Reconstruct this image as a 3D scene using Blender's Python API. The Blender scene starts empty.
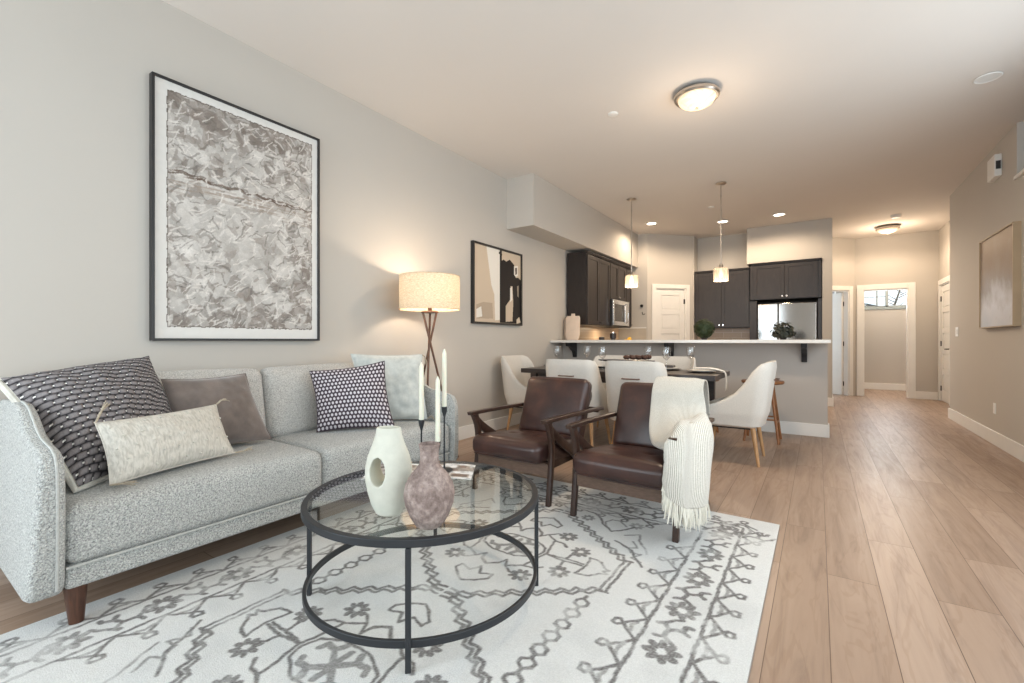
import bpy, math, random
import numpy as np
from mathutils import Vector, Matrix, noise
from math import sin, cos, pi, radians

S = bpy.context.scene
COL = S.collection

# ------------------------------------------------------------------ camera
cam_data = bpy.data.cameras.new('camera')
cam_data.sensor_width = 36.0
cam_data.lens = 36.0 * 450.0 / 1024.0
cam_data.shift_y = -0.5 / 1024.0
cam_data.clip_start = 0.05
camera = bpy.data.objects.new('camera', cam_data)
camera.location = (0, 0, 1.06)
camera.rotation_euler = (radians(90), 0, radians(34.2))
COL.objects.link(camera)
S.camera = camera

# ------------------------------------------------------------------ world, daylight, exposure
world = bpy.data.worlds.new('world')
S.world = world
world.use_nodes = True
wbg = world.node_tree.nodes['Background']
wbg.inputs[0].default_value = (0.78, 0.90, 1.0, 1)
wbg.inputs[1].default_value = 1.0
S.view_settings.view_transform = 'Standard'
S.view_settings.look = 'None'
S.view_settings.gamma = 1.0
S.view_settings.use_curve_mapping = False
S.view_settings.exposure = 0.0
S.cycles.max_bounces = 10
S.cycles.diffuse_bounces = 6
S.cycles.glossy_bounces = 4
S.cycles.transmission_bounces = 8
S.cycles.transparent_max_bounces = 12
S.cycles.sample_clamp_indirect = 6.0
S.cycles.caustics_reflective = False
S.cycles.caustics_refractive = False
S.cycles.use_denoising = True


def light(kind, name, loc, energy, color, size=0.1, rot=(0, 0, 0), size_y=None, spot=None, blend=0.5, spread=None):
    d = bpy.data.lights.new(name, kind)
    d.energy = energy
    d.color = color
    if kind == 'AREA':
        d.size = size
        if size_y:
            d.shape = 'RECTANGLE'
            d.size_y = size_y
        if spread:
            d.spread = spread
    elif kind == 'SPOT':
        d.shadow_soft_size = size
        d.spot_size = spot
        d.spot_blend = blend
    else:
        d.shadow_soft_size = size
    o = bpy.data.objects.new(name, d)
    o.location = loc
    o.rotation_euler = rot
    COL.objects.link(o)
    return o


COOL = (0.80, 0.92, 1.0)
WARM = (1.0, 0.78, 0.56)
# daylight through the wide glazing behind the camera, and through the windows beside the hall, plus added fill panels
light('AREA', 'daylight_rear_glazing', (-1.50, -1.74, 1.35), 14, COOL, .8, (radians(90), 0, 0), 2.2)
light('AREA', 'fill_rear_side', (-2.60, -1.74, 1.35), 62, COOL, .9, (radians(90), 0, 0), 2.2)  # added cool panel behind the camera, brightens the right wall
light('AREA', 'daylight_rear_door', (0.85, -1.74, 1.35), 46, COOL, 1.0, (radians(90), 0, 0), 2.2)
light('AREA', 'fill_right_wall', (1.46, 2.0, 1.65), 104, COOL, 5.0, (radians(90), 0, radians(90)), 2.1)  # added fill along the solid right wall, no window opening there
light('AREA', 'daylight_hall_window', (1.2, 12.5, 1.98), 20, COOL, 0.8, (radians(-90), 0, 0), 0.4)
light('AREA', 'daylight_side_room', (-0.9, 11.9, 1.5), 60, COOL, 1.2, (radians(-90), 0, radians(25)), 1.6)
light('POINT', 'lamp_far_room', (1.5, 11.9, 2.7), 50, (1.0, .82, .64), .15)
light('POINT', 'lamp_stair', (2.2, 4.6, 2.9), 6, COOL, .2)

# ------------------------------------------------------------------ room constants
XL, XR, CH = -3.17, 1.50, 3.05
PI = pi

# ------------------------------------------------------------------ materials


def lin(c):
    return tuple((x / 12.92 if x <= 0.04045 else ((x + 0.055) / 1.055) ** 2.4) for x in c)


def rgb(r, g, b):
    return lin((r / 255, g / 255, b / 255))


class Mat:
    def __init__(self, name, color=(.5, .5, .5), rough=.5, metal=0.0, **kw):
        self.m = bpy.data.materials.new(name)
        self.m.use_nodes = True
        self.nt = self.m.node_tree
        self.b = self.nt.nodes['Principled BSDF']
        self.b.inputs['Base Color'].default_value = (*color, 1)
        self.b.inputs['Roughness'].default_value = rough
        self.b.inputs['Metallic'].default_value = metal
        for k, v in kw.items():
            k = k.replace('_', ' ')
            self.b.inputs[k].default_value = v
        self._tc = None

    def n(self, kind, **kw):
        nd = self.nt.nodes.new(kind)
        for k, v in kw.items():
            if k in nd.inputs:
                nd.inputs[k].default_value = v
            elif hasattr(nd, k):
                setattr(nd, k, v)
            else:
                nd.inputs[k.replace('_', ' ')].default_value = v
        return nd

    def l(self, a, b):
        self.nt.links.new(a, b)

    def coords(self, scale=(1, 1, 1), out='Object', rot=(0, 0, 0)):
        tc = self.n('ShaderNodeTexCoord')
        mp = self.n('ShaderNodeMapping')
        mp.inputs['Scale'].default_value = scale
        mp.inputs['Rotation'].default_value = rot
        self.l(tc.outputs[out], mp.inputs['Vector'])
        return mp.outputs[0]

    def noise(self, vec, scale, detail=3, rough=.5, dist=0):
        nd = self.n('ShaderNodeTexNoise')
        nd.inputs['Scale'].default_value = scale
        nd.inputs['Detail'].default_value = detail
        nd.inputs['Roughness'].default_value = rough
        nd.inputs['Distortion'].default_value = dist
        self.l(vec, nd.inputs['Vector'])
        return nd.outputs['Fac']

    def ramp(self, fac, stops):
        r = self.n('ShaderNodeValToRGB')
        e = r.color_ramp.elements
        while len(e) < len(stops):
            e.new(0.5)
        for el, (p, c) in zip(e, stops):
            el.position = p
            el.color = (*c, 1) if len(c) == 3 else c
        self.l(fac, r.inputs[0])
        return r.outputs[0]

    def mix(self, a, b, fac, mode='MIX'):
        m = self.n('ShaderNodeMix', data_type='RGBA', blend_type=mode)
        for sock, val in ((m.inputs[0], fac), (m.inputs[6], a), (m.inputs[7], b)):
            if isinstance(val, bpy.types.NodeSocket):
                self.l(val, sock)
            elif isinstance(val, (int, float)):
                sock.default_value = val
            else:
                sock.default_value = (*val, 1)
        return m.outputs[2]

    def color(self, out):
        self.l(out, self.b.inputs['Base Color'])
        return self

    def bump(self, h, strength=.3, dist=.01):
        bn = self.n('ShaderNodeBump')
        bn.inputs['Strength'].default_value = strength
        bn.inputs['Distance'].default_value = dist
        self.l(h, bn.inputs['Height'])
        self.l(bn.outputs[0], self.b.inputs['Normal'])
        return self


def plain(name, color, rough=.5, metal=0.0, var=.06, vscale=6, bump=0, bscale=60, **kw):
    m = Mat(name, color, rough, metal, **kw)
    v = m.coords()
    f = m.noise(v, vscale, 3)
    c2 = tuple(max(0, c * (1 - var)) for c in color)
    c1 = tuple(min(1, c * (1 + var)) for c in color)
    m.color(m.ramp(f, [(.3, c2), (.7, c1)]))
    if bump:
        m.bump(m.noise(v, bscale, 2), bump, .004)
    return m.m


def wood(name, base, dark, rough=.42, scale=(18, 18, 2.0), spec=.5):
    m = Mat(name, base, rough)
    v = m.coords(scale)
    f = m.noise(v, 3.0, 5, .6, 1.5)
    m.color(m.ramp(f, [(.3, dark), (.7, base)]))
    m.bump(f, .12, .002)
    return m.m


def boucle(name, c1, c2, scale=120, strength=.7):
    m = Mat(name, c1, .95)
    m.b.inputs['Sheen Weight'].default_value = .25
    v = m.coords()
    n0 = m.noise(v, 70, 2, .5)
    addv = m.n('ShaderNodeVectorMath', operation='ADD')
    vo = m.n('ShaderNodeTexVoronoi', feature='F1')
    vo.inputs['Scale'].default_value = scale
    sc = m.n('ShaderNodeVectorMath', operation='SCALE')
    m.l(n0, sc.inputs[0])
    sc.inputs[3].default_value = .02
    m.l(v, addv.inputs[0])
    m.l(sc.outputs[0], addv.inputs[1])
    m.l(addv.outputs[0], vo.inputs['Vector'])
    n2 = m.noise(v, 190, 3, .6)
    base = m.ramp(vo.outputs['Distance'], [(.15, c1), (.75, c2)])
    m.color(m.mix(base, m.ramp(n2, [(.35, c2), (.6, c1)]), .5))
    inv = m.n('ShaderNodeMath', operation='SUBTRACT')
    inv.inputs[0].default_value = 1
    m.l(vo.outputs['Distance'], inv.inputs[1])
    m.bump(inv.outputs[0], strength, .006)
    return m.m


def emis(name, color, strength, base=(.8, .8, .8), rough=.4):
    m = Mat(name, base, rough)
    m.b.inputs['Emission Color'].default_value = (*color, 1)
    m.b.inputs['Emission Strength'].default_value = strength
    v = m.coords()
    m.color(m.ramp(m.noise(v, 20), [(.3, tuple(x * .95 for x in base)), (.7, base)]))
    return m.m


def glassmat(name, tint=(1, 1, 1), rough=0.0, ior=1.45, bump=0):
    """thin clear glass: mostly see-through with a fresnel reflection"""
    m = Mat(name)
    nt = m.nt
    tr = m.n('ShaderNodeBsdfTransparent')
    tr.inputs[0].default_value = (*tint, 1)
    gl = m.n('ShaderNodeBsdfGlossy')
    gl.inputs['Roughness'].default_value = rough
    lw = m.n('ShaderNodeLayerWeight')
    lw.inputs[0].default_value = .5
    pw = m.n('ShaderNodeMath', operation='POWER')
    m.l(lw.outputs['Facing'], pw.inputs[0])
    pw.inputs[1].default_value = 4.0
    fr = m.n('ShaderNodeMath', operation='MULTIPLY_ADD')
    m.l(pw.outputs[0], fr.inputs[0])
    fr.inputs[1].default_value = .7
    fr.inputs[2].default_value = ((ior - 1) / (ior + 1)) ** 2
    mx = m.n('ShaderNodeMixShader')
    m.l(fr.outputs[0], mx.inputs[0])
    m.l(tr.outputs[0], mx.inputs[1])
    m.l(gl.outputs[0], mx.inputs[2])
    m.l(mx.outputs[0], nt.nodes['Material Output'].inputs['Surface'])
    return m.m


def wallpaint(name, col):
    m = Mat(name, col, .9)
    m.b.inputs['Specular IOR Level'].default_value = .25
    v = m.coords()
    m.color(m.ramp(m.noise(v, 1.5, 2), [(.3, tuple(c * .98 for c in col)), (.7, col)]))
    m.bump(m.noise(v, 160, 2), .04, .002)
    return m.m


MT = {}
MT['wall'] = wallpaint('greige_wall_paint', (.53, .498, .455))
MT['ceiling'] = wallpaint('ceiling_paint', (.72, .675, .63))
MT['bar_wall'] = wallpaint('taupe_half_wall_paint', (.50, .465, .43))
MT['trim'] = plain('white_trim_paint', (.80, .79, .76), .45, var=.02)
MT['white'] = plain('white_plastic', (.80, .80, .78), .4, var=.02)
MT['cab'] = wood('espresso_cabinet_wood', rgb(50, 43, 41), rgb(36, 31, 30), .38, (6, 6, 1.2))
MT['black'] = plain('black_metal', (.018, .02, .024), .42, var=.15)
MT['black_frame'] = plain('black_frame_wood', (.015, .014, .014), .45, var=.2)
MT['nickel'] = plain('brushed_nickel', (.55, .50, .45), .28, 1.0, var=.08)
MT['bronze'] = wood('bronze_lamp_legs', rgb(120, 86, 66), rgb(80, 56, 44), .35)
MT['steel'] = plain('stainless_steel', (.62, .61, .60), .16, 1.0, var=.05, vscale=3)
MT['walnut'] = wood('dark_walnut_wood', rgb(72, 50, 40), rgb(40, 27, 23), .30, (30, 5, 5))
MT['walnut_light'] = wood('grey_walnut_rail', rgb(118, 94, 79), rgb(88, 68, 57), .4, (5, 30, 30))
MT['sofa_leg'] = wood('sofa_leg_wood', rgb(92, 58, 40), rgb(58, 34, 24), .35)
MT['oak_leg'] = wood('light_oak_leg', rgb(205, 165, 120), rgb(170, 125, 84), .45)
MT['stool_wood'] = wood('stool_brown_wood', rgb(158, 108, 68), rgb(110, 70, 42), .4)
MT['table_wood'] = wood('dining_table_dark_wood', rgb(60, 52, 50), rgb(38, 33, 33), .35, (2, 20, 20))
MT['counter'] = plain('white_quartz', (.78, .76, .72), .2, var=.04, vscale=30)
MT['ceramic'] = plain('matte_cream_ceramic', rgb(204, 203, 190), .75, var=.05, vscale=25, bump=.15, bscale=120)
MT['candle'] = plain('candle_wax', rgb(222, 220, 202), .5, var=.02, Subsurface_Weight=.15)
MT['plate'] = plain('white_china', (.85, .85, .83), .2, var=.02)
MT['napkin'] = plain('napkin_linen', (.75, .72, .66), .9, var=.08, vscale=40)
MT['charger'] = plain('dark_charger', (.05, .045, .045), .4, var=.2)
MT['board'] = plain('pale_cutting_board', rgb(214, 194, 176), .6, var=.05, vscale=10)
MT['yellow'] = plain('yellow_fruit_skin', rgb(226, 178, 50), .45, var=.12, vscale=30)
MT['dark_jar'] = plain('dark_jar_glaze', (.04, .03, .03), .3, var=.3)
MT['dryleaf'] = plain('dried_brown_pods', rgb(78, 54, 44), .8, var=.4, vscale=60)
MT['leaf'] = plain('boxwood_leaf', rgb(44, 60, 32), .5, var=.85, vscale=110)
MT['leaf2'] = plain('dark_leaf', rgb(48, 52, 42), .5, var=.4, vscale=40)
MT['pot'] = plain('white_pot', rgb(205, 198, 186), .5, var=.04)
MT['reveal'] = plain('stair_wall_paint', (.42, .43, .46), .9, var=.02)
MT['rubber'] = plain('dark_void', (.02, .02, .02), .7)
MT['hinge'] = plain('dark_hinge_metal', (.04, .035, .03), .4, .8)
MT['glass'] = glassmat('clear_glass', (.97, .97, .97), .03, 1.9)
MT['tableglass'] = glassmat('coffee_table_glass', (.95, .97, .96), 0.0, 1.5)
MT['sofa'] = boucle('grey_boucle', rgb(224, 224, 219), rgb(118, 119, 118), 150, .9)
MT['sofa_back'] = boucle('grey_boucle_back', rgb(222, 219, 213), rgb(150, 147, 142), 150, .8)
MT['piping'] = plain('grey_piping', rgb(182, 182, 178), .95, var=.1, vscale=80)
MT['chairfab'] = plain('cream_upholstery', rgb(212, 207, 199), .95, var=.05, vscale=120, bump=.2, bscale=350)
MT['tassel'] = plain('tassel_thread', rgb(168, 156, 138), .95, var=.25, vscale=90)


def mk_leather():
    m = Mat('brown_leather', rgb(84, 50, 42), .30)
    m.b.inputs['Specular IOR Level'].default_value = .55
    v = m.coords()
    f = m.noise(v, 5, 4, .6)
    m.color(m.ramp(f, [(.3, rgb(44, 28, 26)), (.55, rgb(66, 41, 35)), (.8, rgb(94, 60, 48))]))
    vo = m.n('ShaderNodeTexVoronoi', feature='DISTANCE_TO_EDGE')
    vo.inputs['Scale'].default_value = 260
    m.l(v, vo.inputs['Vector'])
    m.bump(vo.outputs['Distance'], .15, .003)
    return m.m


MT['leather'] = mk_leather()


def mk_floor():
    m = Mat('oak_plank_floor', (.4, .3, .2), .30)
    m.b.inputs['Specular IOR Level'].default_value = .5
    v = m.coords((1, 1, 1), 'Object', (0, 0, radians(90)))
    br = m.n('ShaderNodeTexBrick')
    br.offset = .37
    br.offset_frequency = 2
    br.inputs['Scale'].default_value = 1.0
    br.inputs['Brick Width'].default_value = 1.5
    br.inputs['Row Height'].default_value = .185
    br.inputs['Mortar Size'].default_value = .0016
    br.inputs['Mortar Smooth'].default_value = .3
    br.inputs['Bias'].default_value = 0
    br.inputs['Color1'].default_value = (0, 0, 0, 1)
    br.inputs['Color2'].default_value = (1, 1, 1, 1)
    br.inputs['Mortar'].default_value = (.5, .5, .5, 1)
    m.l(v, br.inputs['Vector'])
    plank = br.outputs['Color']
    # shift grain by plank tone so neighbouring boards do not line up
    sc = m.n('ShaderNodeVectorMath', operation='SCALE')
    m.l(plank, sc.inputs[0])
    sc.inputs[3].default_value = 9.0
    ad = m.n('ShaderNodeVectorMath', operation='ADD')
    m.l(m.coords((1, 1, 1)), ad.inputs[0])
    m.l(sc.outputs[0], ad.inputs[1])
    mp = m.n('ShaderNodeMapping')
    mp.inputs['Scale'].default_value = (14, 1.1, 1)
    m.l(ad.outputs[0], mp.inputs['Vector'])
    grain = m.noise(mp.outputs[0], 1.3, 6, .62, 1.2)
    mp2 = m.n('ShaderNodeMapping')
    mp2.inputs['Scale'].default_value = (5, .7, 1)
    m.l(ad.outputs[0], mp2.inputs['Vector'])
    big = m.noise(mp2.outputs[0], 1.6, 3, .6, 1.2)
    wv = m.n('ShaderNodeMath', operation='MULTIPLY')
    m.l(big, wv.inputs[0])
    wv.inputs[1].default_value = 26
    sn = m.n('ShaderNodeMath', operation='SINE')
    m.l(wv.outputs[0], sn.inputs[0])
    base = m.ramp(plank, [(0, rgb(150, 127, 110)), (.5, rgb(163, 140, 123)), (1, rgb(174, 152, 136))])
    g = m.ramp(grain, [(.25, rgb(140, 120, 104)), (.5, rgb(232, 222, 210)), (.75, rgb(255, 250, 242))])
    c = m.mix(base, g, .42, 'MULTIPLY')
    ring = m.ramp(sn.outputs[0], [(0, (1, 1, 1)), (.75, (1, 1, 1)), (.95, (.72, .64, .56))])
    c = m.mix(c, ring, .3, 'MULTIPLY')
    c = m.mix(c, rgb(88, 66, 50), br.outputs['Fac'])
    m.color(c)
    r = m.ramp(grain, [(.3, (.46, .46, .46)), (.7, (.33, .33, .33))])
    m.l(r, m.b.inputs['Roughness'])
    m.bump(br.outputs['Fac'], -.25, .002)
    return m.m


MT['floor'] = mk_floor()


def mk_attr(name, rough=.95, bscale=0, bstr=.4, bdist=.004, spec=.3, mott=.0):
    m = Mat(name, (.8, .8, .8), rough)
    m.b.inputs['Specular IOR Level'].default_value = spec
    a = m.n('ShaderNodeAttribute')
    a.attribute_name = 'paint'
    c = a.outputs['Color']
    v = m.coords()
    if mott:
        k = m.ramp(m.noise(v, 220, 3, .7), [(.3, (1 - mott,) * 3), (.65, (1, 1, 1))])
        c = m.mix(c, k, 1.0, 'MULTIPLY')
    m.color(c)
    if bscale:
        m.bump(m.noise(v, bscale, 3, .7), bstr, bdist)
    return m.m


MT['rug'] = mk_attr('rug_pile', .97, 230, .8, .008, .1, .16)
MT['canvas'] = mk_attr('painted_canvas', .6, 40, .35, .004, .3)
MT['print'] = mk_attr('printed_paper', .7)


def mk_backsplash():
    m = Mat('tan_backsplash_tile', (.5, .4, .3), .3)
    v = m.coords((1, 1, 1), 'Object', (radians(90), 0, 0))
    br = m.n('ShaderNodeTexBrick')
    br.inputs['Scale'].default_value = 1
    br.inputs['Brick Width'].default_value = .3
    br.inputs['Row Height'].default_value = .1
    br.inputs['Mortar Size'].default_value = .003
    br.inputs['Color1'].default_value = (*rgb(188, 164, 138), 1)
    br.inputs['Color2'].default_value = (*rgb(176, 152, 128), 1)
    br.inputs['Mortar'].default_value = (*rgb(205, 190, 170), 1)
    m.l(v, br.inputs['Vector'])
    m.color(br.outputs['Color'])
    return m.m


MT['tile'] = mk_backsplash()


def mk_terra():
    m = Mat('rough_pink_clay', (.4, .3, .27), .9)
    v = m.coords()
    f = m.noise(v, 14, 6, .7)
    f2 = m.noise(v, 60, 4, .7)
    c = m.ramp(f, [(.3, rgb(112, 96, 90)), (.5, rgb(150, 132, 125)), (.7, rgb(190, 174, 166))])
    c = m.mix(c, m.ramp(f2, [(.35, rgb(120, 100, 96)), (.6, (1, 1, 1))]), .45, 'MULTIPLY')
    m.color(c)
    m.bump(f2, .6, .004)
    return m.m


MT['terra'] = mk_terra()


def mk_shade():
    m = Mat('linen_lamp_shade', rgb(225, 205, 175), .9)
    v = m.coords((60, 60, 300))
    f = m.noise(v, 1, 3)
    c = m.ramp(f, [(.35, rgb(205, 182, 150)), (.65, rgb(236, 220, 196))])
    df = m.n('ShaderNodeBsdfDiffuse')
    tl = m.n('ShaderNodeBsdfTranslucent')
    m.l(c, df.inputs[0])
    m.l(c, tl.inputs[0])
    mx = m.n('ShaderNodeMixShader')
    mx.inputs[0].default_value = .12
    m.l(df.outputs[0], mx.inputs[1])
    m.l(tl.outputs[0], mx.inputs[2])
    m.l(mx.outputs[0], m.nt.nodes['Material Output'].inputs['Surface'])
    return m.m


MT['shade'] = mk_shade()


def mk_alabaster():
    m = Mat('alabaster_glass', (.9, .8, .65), .35)
    v = m.coords()
    f = m.noise(v, 9, 4, .6, 2)
    c = m.ramp(f, [(.3, (1.0, .70, .42)), (.7, (1.0, .88, .68))])
    m.color(c)
    m.l(c, m.b.inputs['Emission Color'])
    m.b.inputs['Emission Strength'].default_value = .6
    return m.m


MT['alabaster'] = mk_alabaster()
MT['bulb'] = emis('glowing_bulb', (1, .80, .52), 5)
MT['bulb_dim'] = emis('dim_bulb', (1, .86, .66), 1.0)
MT['can_glow'] = emis('recessed_lens_glow', (1, .90, .72), 9)
MT['sky'] = emis('bright_outdoor_sky', (.80, .92, 1.0), 1.15)

# ------------------------------------------------------------------ mesh builder


def root_offset(p):
    o = Vector((0, 0, 0))
    while p is not None:
        o += p.location
        p = p.parent
    return o


class MB:
    def __init__(self):
        self.v, self.f, self.mi, self.uv = [], [], [], None

    def add(self, vs, fs, mi=0):
        n = len(self.v)
        self.v += [Vector(p) for p in vs]
        self.f += [tuple(i + n for i in f) for f in fs]
        self.mi += [mi] * len(fs)
        return self

    def box(self, x0, x1, y0, y1, z0, z1, M=None, mi=0):
        vs = [Vector(p) for p in ((x0, y0, z0), (x1, y0, z0), (x1, y1, z0), (x0, y1, z0),
                                  (x0, y0, z1), (x1, y0, z1), (x1, y1, z1), (x0, y1, z1))]
        if M is not None:
            vs = [M @ p for p in vs]
        return self.add(vs, [(0, 3, 2, 1), (4, 5, 6, 7), (0, 1, 5, 4), (1, 2, 6, 5), (2, 3, 7, 6), (3, 0, 4, 7)], mi)

    def path(self, pts, rad, n=10, caps=True, flat=1.0, closed=False):
        pts = [Vector(p) for p in pts]
        if not isinstance(rad, (list, tuple)):
            rad = [rad] * len(pts)
        m = len(pts)
        rings = []
        up = Vector((0, 0, 1))
        prev = None
        for i, p in enumerate(pts):
            if closed:
                t = (pts[(i + 1) % m] - pts[i - 1]).normalized()
            else:
                t = (pts[min(i + 1, m - 1)] - pts[max(i - 1, 0)]).normalized()
            if prev is None:
                a = t.cross(up)
                if a.length < 1e-3:
                    a = t.cross(Vector((1, 0, 0)))
            else:
                a = prev - t * prev.dot(t)
            a.normalize()
            prev = a
            b = t.cross(a).normalized()
            rings.append([p + (a * cos(2 * pi * k / n) + b * sin(2 * pi * k / n) * flat) * rad[i] for k in range(n)])
        vs = [q for r in rings for q in r]
        fs = []
        for i in range(m if closed else m - 1):
            for k in range(n):
                a0, a1 = i * n + k, i * n + (k + 1) % n
                j = ((i + 1) % m) * n
                fs.append((a0, a1, j + (k + 1) % n, j + k))
        if caps and not closed:
            fs.append(tuple(range(n))[::-1])
            fs.append(tuple((m - 1) * n + k for k in range(n)))
        return self.add(vs, fs)

    def tube(self, a, b, r0, r1=None, n=12):
        return self.path([a, b], [r0, r0 if r1 is None else r1], n)

    def bar(self, pts, w, h, updir=(0, 0, 1)):
        """rectangular section sweep; w across, h along updir"""
        pts = [Vector(p) for p in pts]
        up = Vector(updir)
        vs, fs = [], []
        m = len(pts)
        for i, p in enumerate(pts):
            t = (pts[min(i + 1, m - 1)] - pts[max(i - 1, 0)]).normalized()
            a = t.cross(up).normalized()
            b = a.cross(t).normalized()
            for sx, sz in ((-1, -1), (1, -1), (1, 1), (-1, 1)):
                vs.append(p + a * sx * w / 2 + b * sz * h / 2)
        for i in range(m - 1):
            for k in range(4):
                fs.append((i * 4 + k, i * 4 + (k + 1) % 4, i * 4 + 4 + (k + 1) % 4, i * 4 + 4 + k))
        fs += [(3, 2, 1, 0), tuple((m - 1) * 4 + k for k in range(4))]
        return self.add(vs, fs)

    def lathe(self, prof, c=(0, 0, 0), n=32, sx=1.0, sy=1.0, caps=True):
        c = Vector(c)
        vs = [c + Vector((r * sx * cos(2 * pi * k / n), r * sy * sin(2 * pi * k / n), z)) for r, z in prof for k in range(n)]
        fs = []
        for i in range(len(prof) - 1):
            for k in range(n):
                fs.append((i * n + k, i * n + (k + 1) % n, i * n + n + (k + 1) % n, i * n + n + k))
        if caps:
            if prof[0][0] > 1e-5:
                fs.append(tuple(range(n))[::-1])
            if prof[-1][0] > 1e-5:
                fs.append(tuple((len(prof) - 1) * n + k for k in range(n)))
        return self.add(vs, fs)

    def torus(self, c, R, r, n=64, m=10, w=None, h=None):
        """ring in the xy plane; rectangular section when w,h are given"""
        c = Vector(c)
        vs, fs = [], []
        sec = [(-w / 2, -h / 2), (w / 2, -h / 2), (w / 2, h / 2), (-w / 2, h / 2)] if w else \
              [(r * cos(2 * pi * j / m), r * sin(2 * pi * j / m)) for j in range(m)]
        m = len(sec)
        for i in range(n):
            a = 2 * pi * i / n
            for dr, dz in sec:
                vs.append(c + Vector(((R + dr) * cos(a), (R + dr) * sin(a), dz)))
        for i in range(n):
            for j in range(m):
                fs.append((i * m + j, ((i + 1) % n) * m + j, ((i + 1) % n) * m + (j + 1) % m, i * m + (j + 1) % m))
        return self.add(vs, fs)

    def prism(self, poly, put, d0, d1, r=0.0, seg=3):
        """poly (a,b) swept along depth d0..d1 with rounded rims; put(a,b,d)->xyz"""
        n = len(poly)
        P = [Vector((a, b)) for a, b in poly]
        area = sum(P[i].x * P[(i + 1) % n].y - P[(i + 1) % n].x * P[i].y for i in range(n))
        sg = 1 if area > 0 else -1
        nor = []
        for i in range(n):
            e1 = (P[i] - P[i - 1]).normalized()
            e2 = (P[(i + 1) % n] - P[i]).normalized()
            nn = Vector((e1.y + e2.y, -(e1.x + e2.x))) * sg
            L = nn.length
            nor.append(nn / L * min(1.6, 2 / max(L, .3)) if L > 1e-6 else Vector((0, 0)))
        rings = []
        if r > 0:
            sd = 1 if d1 > d0 else -1
            for k in range(seg + 1):
                a = k / seg * pi / 2
                rings.append((d0 + sd * r * (1 - sin(a)), r * (1 - cos(a))))
            rings = [(d, i) for d, i in rings]
            rings = [(d0 + sd * r * (1 - cos(k / seg * pi / 2)), r * (1 - sin(k / seg * pi / 2))) for k in range(seg + 1)]
            rings += [(d0 + d1 - d, i) for d, i in reversed(rings)]
        else:
            rings = [(d0, 0), (d1, 0)]
        vs, fs = [], []
        for d, ins in rings:
            for i in range(n):
                q = P[i] - nor[i] * ins
                vs.append(put(q.x, q.y, d))
        for k in range(len(rings) - 1):
            for i in range(n):
                fs.append((k * n + i, k * n + (i + 1) % n, (k + 1) * n + (i + 1) % n, (k + 1) * n + i))
        fs += [tuple(range(n))[::-1], tuple((len(rings) - 1) * n + i for i in range(n))]
        return self.add(vs, fs)

    def grid(self, fn, nu, nv, cu=False):
        vs = [fn(i / (nu if cu else nu - 1), j / (nv - 1)) for j in range(nv) for i in range(nu)]
        fs = []
        for j in range(nv - 1):
            for i in range(nu if cu else nu - 1):
                fs.append((j * nu + i, j * nu + (i + 1) % nu, (j + 1) * nu + (i + 1) % nu, (j + 1) * nu + i))
        return self.add(vs, fs)

    def rbox(self, x0, x1, y0, y1, z0, z1, r=.03, puff=(0, 0, 0), n=14, M=None, fn=None):
        """soft upholstered block"""
        c = Vector(((x0 + x1) / 2, (y0 + y1) / 2, (z0 + z1) / 2))
        h = Vector(((x1 - x0) / 2, (y1 - y0) / 2, (z1 - z0) / 2))
        idx = {}
        vs, fs = [], []

        def sp(t, hh):
            # samples packed towards the rims
            k = r / hh
            e = [-1, -1 + k * .3, -1 + k * .65, -1 + k]
            mid = [(-1 + k) + (2 - 2 * k) * i / (n - 7) for i in range(1, n - 7)]
            return e + mid + [-q for q in reversed(e)]
        ax = [sp(0, h[i]) for i in range(3)]
        N = len(ax[0])

        def vert(i, j, k):
            key = (i, j, k)
            if key not in idx:
                p = Vector((ax[0][i] * h.x, ax[1][j] * h.y, ax[2][k] * h.z))
                q = Vector([max(-(h[a] - r), min(h[a] - r, p[a])) for a in range(3)])
                dd = p - q
                if dd.length > 1e-9:
                    mxd = max(abs(dd.x), abs(dd.y), abs(dd.z))
                    p = q + dd.normalized() * min(r, mxd if mxd > 0 else r)
                u = [ax[0][i], ax[1][j], ax[2][k]]
                for a in range(3):
                    if puff[a]:
                        b, d2 = (a + 1) % 3, (a + 2) % 3
                        p[a] += (p[a] / h[a]) * puff[a] * (1 - u[b] ** 2) ** .6 * (1 - u[d2] ** 2) ** .6 if abs(u[a]) > .2 else 0
                p = p + c
                if fn:
                    p = fn(p, u)
                if M is not None:
                    p = M @ p
                idx[key] = len(vs)
                vs.append(p)
            return idx[key]
        L = N - 1
        for a in range(L):
            for b in range(L):
                fs.append((vert(a, b, 0), vert(a, b + 1, 0), vert(a + 1, b + 1, 0), vert(a + 1, b, 0)))
                fs.append((vert(a, b, L), vert(a + 1, b, L), vert(a + 1, b + 1, L), vert(a, b + 1, L)))
                fs.append((vert(a, 0, b), vert(a + 1, 0, b), vert(a + 1, 0, b + 1), vert(a, 0, b + 1)))
                fs.append((vert(a, L, b), vert(a, L, b + 1), vert(a + 1, L, b + 1), vert(a + 1, L, b)))
                fs.append((vert(0, a, b), vert(0, a, b + 1), vert(0, a + 1, b + 1), vert(0, a + 1, b)))
                fs.append((vert(L, a, b), vert(L, a + 1, b), vert(L, a + 1, b + 1), vert(L, a, b + 1)))
        return self.add(vs, fs)

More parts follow.
